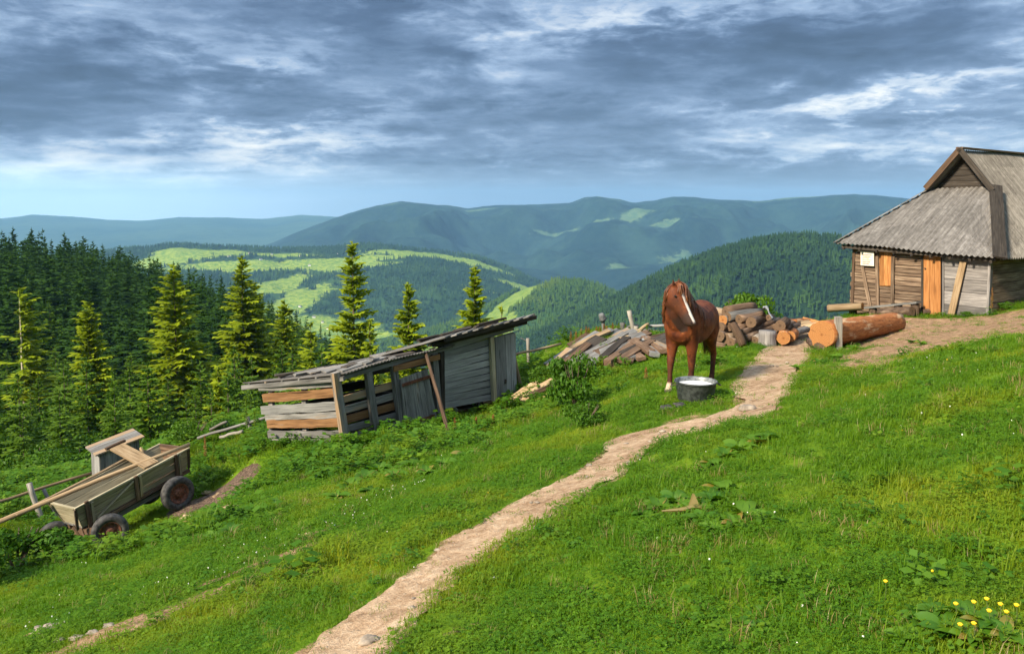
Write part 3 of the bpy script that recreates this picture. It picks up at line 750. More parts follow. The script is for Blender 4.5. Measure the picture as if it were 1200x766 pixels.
def far_wood(name, label, hfun, u0, u1, D0, D1, dens, mat, mead=None, hmin=9, hmax=17, seed=1, broad=.1, clump=0.):
    rng = np.random.default_rng(seed)
    area = (u1 - u0) * (D1 ** 2 - D0 ** 2) / 2; n_ = int(area * dens)
    D = np.sqrt(rng.random(n_) * (D1 ** 2 - D0 ** 2) + D0 ** 2); x = (u0 + (u1 - u0) * rng.random(n_)) * D
    z = hfun(x, D)
    keep = np.ones(n_, bool)
    if mead is not None:
        keep &= (mead(x, D, z) + .5 * (vnoise(x / 25, D / 25, 4) - .5)) < .42
    if clump > 0: keep &= fbm(x / 120, D / 120, 3, 77) > -clump
    keep &= z > -425
    x, D, z = x[keep], D[keep], z[keep]; n_ = len(x)
    h = rng.uniform(hmin, hmax, n_) * (1 + .5 * fbm(x / 90, D / 90, 2, 6)); pick = np.where(rng.random(n_) < broad, 4, rng.integers(0, 4, n_))
    wv = h * rng.uniform(.8, 1.25, n_)
    rot = np.stack([np.zeros(n_), np.zeros(n_), rng.random(n_) * 6.28], 1)
    gn_scatter(name, np.stack([x, D, z - .5], 1), rot, np.stack([wv, wv, h], 1), pick, far_protos(mat, name), label, 'woodland')
fu = lambda px: (px - CX) / F
far_wood('hill_forest', 'dense dark spruce forest covering the hill behind the house', hR, fu(420), fu(1260), 830, 1560, .020, M_FAR, meadR, 9, 16, 1, .18)
far_wood('green_hill_forest', 'spruce forest on the rounded green hill in the valley', hM, fu(420), fu(800), 1300, 2060, .017, M_FARL, meadM, 9, 17, 2, .12)
far_wood('meadow_hill_forest', 'spruce woods between bright meadows on the valley hill', hG, fu(60), fu(690), 2050, 3560, .0085, M_FAR, meadG, 11, 20, 3, .08, .30)

# ------------------------------------------------------------------ spruces
def spruce(seed, H, R, whorls, per, segs, droop=.25, gap=.1, bare_low=.06, sparse=0., onesided=0., csize=1.0, pw=.85):
    """crown as many needle sprays on drooping boughs; returns crown mesh arrays and the trunk"""
    rng = np.random.default_rng(seed); V = []; Fc = []; T = []
    for w_ in range(whorls):
        t = bare_low + (1 - bare_low) * (w_ + rng.uniform(-.3, .3)) / whorls
        z0 = H * min(max(t, bare_low), .985)
        L0 = R * (1 - t) ** pw + .10 * R * .3
        zw = z0; nb = max(3, int(per * (.6 + .5 * (1 - t))))
        a0 = rng.random() * 6.28
        for b in range(nb):
            if rng.random() < gap: continue
            z0 = zw; a = a0 + 6.28 * (b + rng.uniform(-.3, .3)) / nb
            if onesided and math.cos(a - .3) < -0.1 and rng.random() < onesided: continue
            L = L0 * rng.choice([rng.uniform(.45, 1.0), rng.uniform(.8, 1.3)])
            up = .45 * t - droop * (1 - t) + rng.uniform(-.1, .1)
            z0b = z0; z0 = z0b + H / whorls * rng.uniform(-.75, .75)
            ca, sa = math.cos(a), math.sin(a)
            ns = max(2, int(segs * (L / R) ** .6 + 1))
            for q in range(ns):
                f = (q + .6) / ns
                if rng.random() < sparse: continue
                if f < .10: continue
                r = L * f; z = z0 + L * (up * f - .22 * f * f + .20 * f ** 3)
                wd = csize * (.16 + .42 * (1 - f)) * L * .42 + .10 * csize
                ln = csize * L / ns * 1.25 + .14 * csize
                for sgn in (-1, 1):
                    dr = rng.uniform(.02, .38)
                    p = np.array([r * ca, r * sa, z])
                    side = np.array([-sa, ca, 0]) * sgn; out = np.array([ca, sa, up * .4])
                    tipp = p + side * wd * rng.uniform(.7, 1.2) + out * ln * rng.uniform(.4, 1.1) + np.array([0, 0, -dr * wd - .06])
                    b0 = len(V)
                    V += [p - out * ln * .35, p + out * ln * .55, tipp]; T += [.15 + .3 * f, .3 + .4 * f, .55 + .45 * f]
                    Fc.append((b0, b0 + 1, b0 + 2))
                # hanging twig
                b0 = len(V); p = np.array([r * ca, r * sa, z]); hn = csize * rng.uniform(.15, .4)
                V += [p + np.array([ca, sa, 0]) * ln * .5, p - np.array([ca, sa, 0]) * ln * .4, p + np.array([rng.uniform(-.1, .1), rng.uniform(-.1, .1), -hn])]
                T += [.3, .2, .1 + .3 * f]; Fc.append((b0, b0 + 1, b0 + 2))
    # leader
    for k in range(5):
        a = k * 1.256; b0 = len(V); V += [np.array([0, 0, H * 1.0]), np.array([.10 * math.cos(a), .10 * math.sin(a), H * .95]), np.array([.10 * math.cos(a + 1.3), .10 * math.sin(a + 1.3), H * .95])]; T += [.9, .7, .7]; Fc.append((b0, b0 + 1, b0 + 2))
    return np.array(V), np.array(Fc), np.array(T)
def trunk_mb(H, r, bend=.0, seed=0):
    rng = random.Random(seed); m_ = MB(); pts = []; rr = []
    for i in range(9):
        t = i / 8; pts.append((bend * math.sin(t * 2.2) + rng.uniform(-.03, .03), rng.uniform(-.03, .03), H * .985 * t - .4 * (i == 0))); rr.append(r * (1 - t) ** .8 + .015)
    return m_.tube(pts, rr, 7)
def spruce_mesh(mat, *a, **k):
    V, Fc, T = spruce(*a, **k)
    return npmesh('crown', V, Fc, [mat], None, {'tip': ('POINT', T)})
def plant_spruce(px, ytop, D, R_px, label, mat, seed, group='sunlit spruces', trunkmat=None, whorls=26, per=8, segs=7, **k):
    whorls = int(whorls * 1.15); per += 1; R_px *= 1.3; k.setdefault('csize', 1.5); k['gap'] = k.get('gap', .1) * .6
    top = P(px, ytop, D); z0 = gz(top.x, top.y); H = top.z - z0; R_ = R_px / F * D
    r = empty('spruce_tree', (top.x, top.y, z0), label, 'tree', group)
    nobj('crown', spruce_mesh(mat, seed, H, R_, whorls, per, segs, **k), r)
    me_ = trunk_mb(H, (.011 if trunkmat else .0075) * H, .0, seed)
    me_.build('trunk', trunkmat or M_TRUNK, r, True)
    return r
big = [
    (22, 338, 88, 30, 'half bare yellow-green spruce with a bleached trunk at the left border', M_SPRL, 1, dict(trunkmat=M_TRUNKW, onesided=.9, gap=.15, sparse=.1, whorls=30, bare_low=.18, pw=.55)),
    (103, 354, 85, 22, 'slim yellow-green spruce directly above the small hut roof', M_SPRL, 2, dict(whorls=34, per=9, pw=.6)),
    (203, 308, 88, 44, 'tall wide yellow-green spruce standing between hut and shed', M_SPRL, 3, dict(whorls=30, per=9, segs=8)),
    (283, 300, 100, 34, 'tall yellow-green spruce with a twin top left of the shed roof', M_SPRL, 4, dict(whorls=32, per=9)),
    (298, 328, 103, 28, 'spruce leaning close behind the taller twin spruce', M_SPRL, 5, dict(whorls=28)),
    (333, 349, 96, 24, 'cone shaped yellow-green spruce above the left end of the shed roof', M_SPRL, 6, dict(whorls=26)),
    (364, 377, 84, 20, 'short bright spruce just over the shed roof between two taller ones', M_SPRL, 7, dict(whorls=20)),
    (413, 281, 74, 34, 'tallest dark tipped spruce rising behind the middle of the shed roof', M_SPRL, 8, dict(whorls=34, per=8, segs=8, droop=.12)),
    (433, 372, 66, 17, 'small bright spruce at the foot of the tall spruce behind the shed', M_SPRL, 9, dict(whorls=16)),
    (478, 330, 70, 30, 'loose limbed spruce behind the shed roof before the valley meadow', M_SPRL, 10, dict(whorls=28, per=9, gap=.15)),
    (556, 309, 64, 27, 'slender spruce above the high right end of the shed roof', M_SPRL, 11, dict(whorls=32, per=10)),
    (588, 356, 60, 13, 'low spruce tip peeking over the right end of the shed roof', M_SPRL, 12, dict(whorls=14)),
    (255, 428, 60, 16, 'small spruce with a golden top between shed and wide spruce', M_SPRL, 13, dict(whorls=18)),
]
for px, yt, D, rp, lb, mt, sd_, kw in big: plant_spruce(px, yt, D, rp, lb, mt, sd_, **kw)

# forest on the left spur: individuals near, one wood behind
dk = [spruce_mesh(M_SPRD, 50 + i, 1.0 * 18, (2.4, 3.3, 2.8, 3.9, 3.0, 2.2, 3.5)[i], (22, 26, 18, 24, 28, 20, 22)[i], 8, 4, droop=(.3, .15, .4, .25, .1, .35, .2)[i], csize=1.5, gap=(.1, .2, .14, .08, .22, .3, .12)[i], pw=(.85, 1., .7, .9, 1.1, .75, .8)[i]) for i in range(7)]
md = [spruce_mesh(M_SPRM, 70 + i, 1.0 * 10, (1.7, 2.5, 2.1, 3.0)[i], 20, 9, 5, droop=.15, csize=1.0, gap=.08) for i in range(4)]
tk = trunk_mb(18, .2, 0, 3).build('trunk_pattern', M_TRUNK); tkm = tk.data; bpy.data.objects.remove(tk)
tk = trunk_mb(10, .06, 0, 5).build('trunk_pattern', M_TRUNK); tkm2 = tk.data; bpy.data.objects.remove(tk)
def in_forest(x, y):
    """spruces grow from the foot of the meadow to just past the crest of the spur"""
    u = x / y * F + CX
    lim = np.interp(u, [-400, -150, 0, 100, 200, 300, 400, 470, 520, 560], [380, 360, 345, 325, 295, 262, 222, 190, 165, 90])
    return (y < lim) & (u < 545)
cand = []
for i in range(6000):
    y = math.sqrt(random.uniform(44 ** 2, 350 ** 2)); u = random.uniform(-.83, -.06); x = u * y
    if not in_forest(np.array(x), np.array(float(y))): continue
    cand.append((x, y))
kept = []
cell = {}
for x, y in cand:
    sp = 4.6 if y > 110 else 4.2
    kx, ky = int(x // 6), int(y // 6); ok = True
    for a in (-1, 0, 1):
        for b in (-1, 0, 1):
            for qx, qy in cell.get((kx + a, ky + b), ()):
                if (qx - x) ** 2 + (qy - y) ** 2 < sp * sp: ok = False; break
            if not ok: break
        if not ok: break
    if ok: cell.setdefault((kx, ky), []).append((x, y)); kept.append((x, y))
kept.sort(key=lambda p: p[1])
zz = ground(np.array([k[0] for k in kept]), np.array([k[1] for k in kept]))
bigxy = [P(b[0], b[1], b[2]) for b in big]
rest = []; nind = 0
for (x, y), z in zip(kept, zz):
    if any((b.x - x) ** 2 + (b.y - y) ** 2 < 9 for b in bigxy): continue
    young = y < random.uniform(105, 165)
    px_, py_ = proj((x, y, z))
    h = random.uniform(5, 10.5) * (1 + max(0, y - 110) / 120) if young else random.uniform(13, 22)
    if young:
        # keep the young trees below the crowns of the sunlit ones and out of the meadow view
        tp = proj((x, y, z + h))
        lim_y = (395 if y < 112 else 340) if px_ < 380 else 440
        if tp[1] < lim_y: h *= .6
    else:
        tl_ = np.interp(px_, [-400, 0, 60, 130, 180, 220, 260, 300, 345, 390, 430, 470, 520], [262, 258, 262, 278, 292, 305, 318, 334, 358, 382, 398, 410, 425]) + random.uniform(-4, 22) + 6
        tp = proj((x, y, z + h))
        if tp[1] < tl_: h = min(h, h * (py_ - tl_) / max(py_ - tp[1], 1e-3))
        if h < 4: continue
    inview = -60 < px_ < 620
    if inview and nind < 270:
        nind += 1
        if young:
            r = empty('spruce_tree', (x, y, z), 'mid green young spruce growing among the bushes below the meadow edge', 'tree', 'young spruces below the meadow')
            s_ = h / 10; r.scale = (s_ * random.uniform(.85, 1.2),) * 2 + (s_,); r.rotation_euler.z = random.random() * 6.28
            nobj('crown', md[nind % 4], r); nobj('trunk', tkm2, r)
        else:
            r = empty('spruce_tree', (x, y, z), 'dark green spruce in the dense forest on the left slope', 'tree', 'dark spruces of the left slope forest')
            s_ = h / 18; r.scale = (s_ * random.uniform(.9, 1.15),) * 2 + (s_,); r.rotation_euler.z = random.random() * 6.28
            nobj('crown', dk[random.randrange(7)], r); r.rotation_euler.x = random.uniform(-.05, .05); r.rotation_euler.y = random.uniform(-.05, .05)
    else: rest.append((x, y, z, h))
rest = np.array(rest)
nr = len(rest)
print('forest individuals', nind, 'rest', nr)
sc_ = rest[:, 3] / 18
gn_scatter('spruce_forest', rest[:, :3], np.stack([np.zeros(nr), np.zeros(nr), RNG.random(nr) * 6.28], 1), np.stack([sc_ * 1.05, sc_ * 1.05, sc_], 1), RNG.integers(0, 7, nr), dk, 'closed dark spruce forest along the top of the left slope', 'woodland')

# broadleaf bushes
def bush_arrays(seed, n_, R, H, leaf, lobes=7, up=.25):
    rng = np.random.default_rng(seed); V = []; Fc = []
    cs = [np.array([rng.uniform(-.62, .62) * R, rng.uniform(-.62, .62) * R, H * rng.uniform(.25, .78)]) for _ in range(lobes)]
    rs = [R * rng.uniform(.3, .52) for _ in cs]
    for i in range(n_):
        k = rng.integers(lobes); d = rng.normal(size=3); d /= np.linalg.norm(d); d[2] = d[2] * .9 + .1
        p = cs[k] + d * rs[k] * rng.uniform(.55, 1.08) ** .7 * np.array([1, 1, H / R * .5 if H > R else .8])
        if p[2] < 0.02: p[2] = rng.uniform(.02, .2)
        n1_ = d + rng.normal(size=3) * .6; n1_ /= np.linalg.norm(n1_)
        a = np.cross(n1_, [0, 0, 1.]); a /= max(np.linalg.norm(a), 1e-5); b = np.cross(n1_, a)
        th = rng.random() * 6.28; a, b = a * math.cos(th) + b * math.sin(th), -a * math.sin(th) + b * math.cos(th)
        s_ = leaf * rng.uniform(.6, 1.3); b0 = len(V)
        V += [p - a * s_, p + b * s_ * .5 + n1_ * s_ * .15, p + a * s_, p - b * s_ * .5 + n1_ * s_ * .15]; Fc.append((b0, b0 + 1, b0 + 2, b0 + 3))
    return np.array(V), np.array(Fc)
bushm = [npmesh('leaves', *bush_arrays(200 + i, 2600, 1.0, 1.1, .055), [M_BUSH]) for i in range(3)]
def stems(R, H, seed, mat=M_TRUNK):
    m_ = MB(); rr = random.Random(seed)
    for k in range(5):
        a = rr.random() * 6.28; m_.tube([(0, 0, -.1), (.2 * R * math.cos(a), .2 * R * math.sin(a), H * .4), (.45 * R * math.cos(a), .45 * R * math.sin(a), H * .75)], [.03, .022, .008], 5)
    o = m_.build('stem', mat); d = o.data; bpy.data.objects.remove(o); return d
stemm = stems(1., 1.1, 4)
def bush(loc, R, H, label, group, i):
    r = empty('bush', loc, label, 'bush', group); r.scale = (R, R, H / 1.1); r.rotation_euler.z = i * 1.7
    nobj('leaves', bushm[i % 3], r); nobj('stem', stemm, r)
for i, (px, py, D) in enumerate([(60, 430, 150), (130, 395, 190), (180, 420, 160), (235, 440, 150), (40, 470, 120), (85, 440, 130), (150, 450, 125), (250, 400, 200), (310, 430, 160), (15, 400, 190), (215, 470, 115), (120, 420, 165), (280, 455, 130), (330, 455, 125), (170, 380, 230), (55, 385, 220)]):
    x, y = fu(px) * D, D; z = gz(x, y); r = empty('broadleaf_tree', (x, y, z), 'round crowned bright green broadleaf tree among the dark spruces', 'tree', 'broadleaf trees among the spruces'); h = min(11., max(5., (-(py - 240) / F * D) - z + 2.)); r.scale = (h * .36, h * .36, h / 1.1); r.rotation_euler.z = i
    nobj('crown', bushm[i % 3], r); nobj('trunk', stemm, r)
k_ = 0
for i in range(2200):
    y = math.sqrt(random.uniform(24 ** 2, 110 ** 2)); u = random.uniform(-.75, -.04); x = u * y
    px_ = CX + u * F
    if px_ > 560: continue
    z = gz(x, y); pp = proj((x, y, z))
    if k_ >= 130: break
    if not (-30 < pp[0] < 600) or y < 26 + 10 * (px_ > 300): continue
    if random.random() < .3: continue
    R_ = random.uniform(1.0, 2.2) * (.7 + y / 90); bush((x, y, z - .1), R_, R_ * random.uniform(.9, 1.5), 'leafy green bush in the thicket between meadow and spruces', 'bushes of the thicket below the meadow', k_)
    k_ += 1
for i, (px, py, R_, H_, lb) in enumerate([(228, 520, .75, .75, 'bright leafy elder bush behind the raised rear of the cart'), (260, 512, .6, .55, 'bright leafy bush beside the broken fence rails'), (674, 478, .62, 1.15, 'dark green tangled weed bush in front of the plank heap'), (688, 500, .4, .45, 'low weed clump below the tangled bush'),
                          (20, 670, .8, .7, 'dark weedy bush at the left border in front of the cart pole'), (-10, 690, .7, .6, 'weedy bush cut off by the left border below the cart'), (70, 655, .5, .35, 'low weeds around the front left cart wheel'), (640, 452, .4, .5, 'leafy weeds behind the hollow log')]):
    p = G(px, py) if px > 0 else G(2, py)
    if px <= 0: p.x -= .6
    bush(p, R_, H_, lb, None, i)
tb = P(868, 352, 27); bush((tb.x, tb.y, gz(tb.x, tb.y)), .95, tb.z - gz(tb.x, tb.y) + .45, 'small leafy tree crown showing above the firewood heap', None, 1)
bush((tb.x + 1.2, tb.y + .5, gz(tb.x + 1.2, tb.y + .5)), .7, tb.z - gz(tb.x, tb.y) - .35, 'small bush right beside the tree behind the firewood heap', None, 2)
for i, (px, D) in enumerate([(628, 30), (650, 33), (600, 34), (672, 36), (700, 40), (735, 38), (760, 44), (640, 42), (800, 40), (690, 50), (610, 48)]):
    x, y = fu(px) * D, D; z = gz(x, y); R_ = 1.5; bush((x, y, z), R_, min(2.2, max(.6, (-(404 + random.random() * 14 - 240) / F * D) - z)), 'green bush on the slope beyond the plank heap fence', 'bushes beyond the plank heap fence', i)

# ------------------------------------------------------------------ the log house
V3 = Vector
ES = V3((.81, .58, 0)).normalized(); EF = V3((-.58, .81, 0)).normalized()
C0 = P(1157, 369, 23); C0.z = -3.25
HL, HWID = 8.0, 4.17
def plane_pt(px, py, o, n):
    d = V3(ray(px, py)); t = o.dot(n) / d.dot(n); return d * t
def WP(px, py, off=0.): return plane_pt(px, py, C0, ES) - ES * off
house = empty('log_house', C0, 'old log house with grey corrugated hip roof at the right border', 'house')
def hp(s, f, z): return C0 + ES * s + EF * f + V3((0, 0, z))
def hw_part(mb, name, mat, sm=False): return under(mb.build(name, mat, None, sm), house)
WH = 1.95
tdoorL = (WP(1085, 330) - C0).dot(EF); tdoorR = (WP(1105, 330) - C0).dot(EF)
m_ = MB(); z = -.95; rows = 21
hts = [random.uniform(.09, .17) for _ in range(rows)]; hs = (WH + .95) / sum(hts)
for h in hts:
    h *= hs; m_.beam(hp(0, tdoorL + .06, z + h / 2), hp(0, HWID + random.uniform(.02, .12), z + h / 2), .16 + random.uniform(-.035, .03), h - .020, n=8, jit=.012); z += h
hw_part(m_, 'log_wall', M_HOUSE)
m_ = MB(); z = -.8
for h in [.35, .34, .36, .4, .38, .36, .36, .3]:
    m_.beam(hp(0, -.06, z + h / 2), hp(0, tdoorR - .04, z + h / 2), .14 + random.uniform(-.015, .015), h - .012, n=5, jit=.006); z += h
hw_part(m_, 'plank_wall', M_HOUSEG)
m_ = MB(); z = -.45
for k in range(9):
    h = .28; m_.beam(hp(.09, 0.02, z + h / 2), hp(HL, 0.02, z + h / 2), .15, h - .015, n=10, jit=.01); z += h
o = hw_part(m_, 'side_wall', M_HOUSE)
m_ = MB()
for a, b in [((0.09, HWID), (HL, HWID)), ((HL, 0), (HL, HWID))]:
    m_.loft([[hp(a[0], a[1], -.5), hp(a[0], a[1], WH), hp(a[0] + .1, a[1] - .1, WH), hp(a[0] + .1, a[1] - .1, -.5)], [hp(b[0], b[1], -.5), hp(b[0], b[1], WH), hp(b[0] + .1, b[1] - .1, WH), hp(b[0] + .1, b[1] - .1, -.5)]])
hw_part(m_, 'rear_wall', M_DARK)
m_ = MB(); m_.loft([[hp(.05, -.05, -.5), hp(.05, HWID - .05, -.5), hp(HL, HWID - .05, -.5), hp(HL, -.05, -.5)], [hp(.12, .05, -.3), hp(.12, HWID - .1, -.3), hp(HL - .1, HWID - .1, -.3), hp(HL - .1, .05, -.3)]]); hw_part(m_, 'floor', M_DARK)
# corner posts, battens
m_ = MB(); m_.beam(hp(-.10, HWID + .0, -.4), hp(-.10, HWID + .0, 1.9), .09, .05, ES); hw_part(m_, 'corner_board', M_BROWN)
m_ = MB(); m_.beam(hp(-.09, -.04, -.3), hp(-.09, -.04, 1.9), .07, .05, ES); hw_part(m_, 'corner_board', M_HOUSEG)
for a, b in [((1030, 300), (1031, 359)), ((1049, 300), (1048, 355)), ((1013, 312), (1022, 359))]:
    m_ = MB(); m_.beam(WP(*a, .125), WP(*b, .125), .11, .035, ES); hw_part(m_, 'batten', M_HOUSE)
# shutter and door of fresh boards
def board_panel(px0, px1, py0, py1, n, mat, name, off, gap=.006):
    m_ = MB()
    for k in range(n):
        a = px0 + (px1 - px0) * (k + .5) / n
        wdt = (WP(px1, py0) - WP(px0, py0)).length / n
        m_.beam(WP(a, py0 + random.uniform(-1, 1), off + random.uniform(0, .012)), WP(a, py1 + random.uniform(-.6, .6), off + random.uniform(0, .012)), wdt - gap, .035, ES, n=2, jit=.004)
    return hw_part(m_, name, mat)
sh = board_panel(1033, 1048, 290, 335, 3, M_ORANGE, 'window_shutter', .11)
sh['label'] = 'fresh orange boards closing the window'
dr = board_panel(1084.5, 1104.5, 291, 370, 3, M_ORANGE, 'door', .10)
dr['label'] = 'door of fresh orange upright boards'
m_ = MB(); m_.beam(WP(1086, 314, .15), WP(1088, 314.5, .15), .03, .03, ES); h_ = m_.build('handle', M_IRON); under(h_, house); h_.parent = dr; 
m_ = MB(); m_.beam(WP(1082.6, 292, .06), WP(1082.6, 368, .06), .06, .10, ES); hw_part(m_, 'door_frame', M_DARK)
m_ = MB(); m_.beam(WP(1107, 294, .07), WP(1107, 369, .07), .06, .06, ES); hw_part(m_, 'door_frame', M_HOUSEG)
# eave beam
m_ = MB(); m_.beam(hp(-.3, -.3, 1.68), hp(-.3, HWID + .3, 1.86), .10, .10); m_.beam(hp(-.2, -.28, 1.70), hp(HL, -.28, 1.70), .10, .10)
for k in range(9): f = -.2 + (HWID + .4) * k / 8; m_.beam(hp(-.42, f, 1.62 + .04 * f), hp(.3, f, 1.90 + .04 * f), .07, .07)
hw_part(m_, 'eave_beam', M_DARK)
# roof: hip front, long side slope, gablet
OV = .5; hw = HWID / 2 + OV - .06; S1 = 3.2 - .05; WB = 1.0; ZR = 1.78 - C0.z
Mc = hp(-OV, HWID / 2, 0)
def rp(s, wv, z): return V3((Mc.x, Mc.y, C0.z)) + ES * s + EF * wv + V3((0, 0, z))
zER, zEL = (-1.51 - C0.z), (-1.28 - C0.z)
def zE(wv): return zER + (zEL - zER) * (wv + hw) / (2 * hw)
def zBb(wv): return zE(wv) + (ZR - zE(wv)) * (1 - WB / hw)
def corr(c, lam=.155, amp=.02): return amp * math.sin(2 * PI * c / lam)
def front_roof():
    m_ = MB(); b = 0; nC = int(2 * hw / .0388); nS = 14
    for i in range(nC + 1):
        wv = -hw + 2 * hw * i / nC
        smax = S1 if abs(wv) < WB else S1 * (hw - abs(wv)) / (hw - WB)
        jag = .03 * math.sin(int(wv / .93) * 12.9)
        for j in range(nS + 1):
            t = j / nS; s_ = jag * (1 - t) + (smax + .03) * t
            f = s_ / S1
            z_ = zE(wv) + (zBb(wv) - zE(wv)) * f + corr(wv) * 1.25 + .012 * (1 if (int(s_ / 1.25) % 2) else 0) + .02 * math.sin(wv * 1.7 + s_)
            m_.V.append(tuple(rp(s_, wv, z_)))
    for i in range(nC):
        wv = -hw + 2 * hw * i / nC
        for j in range(nS):
            q = [i * (nS + 1) + j, (i + 1) * (nS + 1) + j, (i + 1) * (nS + 1) + j + 1, i * (nS + 1) + j + 1]
            sh_ = math.sin(int((wv + 9) / .93) * 7.3 + int(j / 5) * 3.1) * .5 + .5
            uv = [(j / nS * 3.6, wv), (j / nS * 3.6, wv + .04), ((j + 1) / nS * 3.6, wv + .04), ((j + 1) / nS * 3.6, wv)]
            m_.face(q, uv, sh_ * .6 + .2)
    return m_
def side_roof(sgn, s_end):
    m_ = MB(); nC = int((s_end) / .0388); nS = 18; zEv = zER if sgn < 0 else zEL
    for i in range(nC + 1):
        s_ = s_end * i / nC
        wmin = 0. if s_ >= S1 - .28 else None
        if wmin is None: wmin = hw - (hw - WB) * s_ / S1
        for j in range(nS + 1):
            t = j / nS; wa = hw + .02 - (hw + .02 - wmin) * t
            z_ = zEv + (ZR - zEv) * (1 - wa / hw) + corr(s_) * 1.7 + .012 * (int(wa / .62) % 2) + .02 * math.sin(s_ * 1.3 + wa)
            m_.V.append(tuple(rp(s_, sgn * wa, z_)))
    for i in range(nC):
        s_ = s_end * i / nC
        for j in range(nS):
            q = [i * (nS + 1) + j, (i + 1) * (nS + 1) + j, (i + 1) * (nS + 1) + j + 1, i * (nS + 1) + j + 1]
            if sgn > 0: q.reverse()
            sh_ = math.sin(int((s_ + 9) / .93) * 5.3 + int(j / 5) * 2.1) * .5 + .5
            uv = [(j / nS * 3.6, s_), (j / nS * 3.6, s_ + .04), ((j + 1) / nS * 3.6, s_ + .04), ((j + 1) / nS * 3.6, s_)]
            m_.face(q, uv, sh_ * .6 + .2)
    return m_
def solid(o, t):
    md_ = o.modifiers.new('thickness', 'SOLIDIFY'); md_.thickness = t; md_.offset = -1; return o
rf = solid(hw_part(front_roof(), 'hip_roof', M_ROOF), .012); rf['label'] = 'grey corrugated hip slope above the door'
rs = solid(hw_part(side_roof(-1, HL + OV), 'roof_slope', M_ROOFL), .012)
rl = solid(hw_part(side_roof(1, HL + OV), 'roof_slope', M_ROOFL), .012)
m_ = MB(); m_.beam(rp(S1 - .34, 0, ZR + .05), rp(HL + OV + .1, 0, ZR + .03), .22, .05); hw_part(m_, 'ridge_cap', M_BROWN)
for sgn in (-1, 1):
    zEv = zER if sgn < 0 else zEL; zc = zEv + (ZR - zEv) * (1 - (WB + .05) / hw)
    m_ = MB(); m_.beam(rp(S1 - .32, sgn * -.02, ZR + .03), rp(S1 - .32, sgn * (WB + .06), zc + .03), .05, .17, ES.cross(EF)); hw_part(m_, 'barge_board', M_DARK if sgn < 0 else M_BROWN)
m_ = MB(); gy_ = S1 + .12
for k in range(7):
    a0 = k / 7; a1 = (k + .94) / 7; za = zBb(0) - .1; zt = ZR - .12
    wa, wb = (WB - .02) * (1 - a0), (WB - .02) * (1 - a1)
    m_.loft([[rp(gy_, -wa, za + (zt - za) * a0), rp(gy_, -wb, za + (zt - za) * a1), rp(gy_ + .04, -wb, za + (zt - za) * a1), rp(gy_ + .04, -wa, za + (zt - za) * a0)],
             [rp(gy_, wa, za + (zt - za) * a0), rp(gy_, wb, za + (zt - za) * a1), rp(gy_ + .04, wb, za + (zt - za) * a1), rp(gy_ + .04, wa, za + (zt - za) * a0)]])
hw_part(m_, 'gable_boards', M_DARK)
m_ = MB(); m_.beam(rp(S1 + .02, -WB, zBb(-WB) + .1), rp(-.10, -hw - .08, zER + .03), .36, .05, (ES * -.45 - EF * .5 + V3((0, 0, 1))), n=6, jit=.01, w1=.36); hw_part(m_, 'hip_board', M_DARK)
m_ = MB()
for k in range(9):
    t = k / 9; t1 = (k + 1.1) / 9
    q = lambda t_: rp(S1 * (1 - t_), WB + (hw - WB) * t_, zBb(WB) + (zEL - zBb(WB)) * t_ + .05)
    m_.beam(q(t), q(t1), .16, .025, (-.4, .2, 1))
hw_part(m_, 'hip_tiles', M_SILVER)
# notice on the wall
m_ = MB(); a, b, c, d = WP(1012.5, 294, .18), WP(1028, 295, .18), WP(1028, 311.5, .18), WP(1012.5, 310.5, .18); nn = -ES * .02
m_.loft([[a, b, c, d], [a + nn, b + nn, c + nn, d + nn]])
sg = empty('notice_board', (a + c) / 2, 'pale weathered notice board on the log wall left of the orange shutter', 'notice')
pn = under(m_.build('panel', M_PAPER), sg)
m_ = MB()
for k in range(6):
    y_ = 298 + k * 2.1; x1 = 1025.5 - (k % 3) * 1.6
    m_.beam(WP(1014.8, y_, .207), WP(x1, y_ + .25, .207), .022, .006, ES)
under(m_.build('text_lines', M_INK), sg)
# plank leaning on the grey wall
m_ = MB(); pl = G(1114, 371, .0); m_.beam(pl, WP(1132, 306, .16), .19, .04, ES * -1, n=3, jit=.006)
tag(m_.build('leaning_plank', M_TAN), 'orange brown plank leaning on the grey wall right of the door', 'plank')
# bench in front of the wall
bn = empty('bench', G(1040, 368), 'long silvery plank bench on log stubs in front of the log wall', 'bench')
b0 = WP(1006, 361, .55); b1 = WP(1088, 352.5, .55)
m_ = MB(); m_.beam(b0, b1, .34, .06, n=6, jit=.01); under(m_.build('seat', M_SILVER), bn)
for t in (.06, .36, .72, .95):
    p = b0.lerp(b1, t); g_ = gz(p.x, p.y); m_ = MB(); m_.log((p.x, p.y, g_ - .1), (p.x, p.y, p.z - .03), .13, .12); under(m_.build('leg', [M_BARK, M_ENDG]), bn)
def log_thing(name, p0, p1, r0, r1, mat, endm, label, cat, group=None, k=14, n=8, jit=.05, bow=0.):
    m_ = MB(); m_.log(p0, p1, r0, r1, k, n, jit, mi=0, capmi=1, bow=bow); o = m_.build(name, [mat, endm], None, True)
    for i_, pg in enumerate(o.data.polygons):
        if pg.material_index == 1: pg.use_smooth = False
    return tag(o, label, cat, group)
p0 = WP(1000, 358, .75); log_thing('log', p0 + V3((-.35, .1, -.05)), WP(1027, 356, .80) + V3((0, 0, -.02)), .13, .12, M_TAN, M_END, 'short tan log lying against the left foot of the house', 'log')
p0 = WP(1046, 365, .75); log_thing('log', p0, WP(1086, 362, .85), .16, .15, M_BARK, M_ENDG, 'dark grey log under the right half of the bench', 'log')
p0 = G(1081, 369, .09); log_thing('log', p0, G(1094, 368, .09), .09, .09, M_BARK, M_ENDG, 'small dark log lying at the foot of the orange door', 'log')

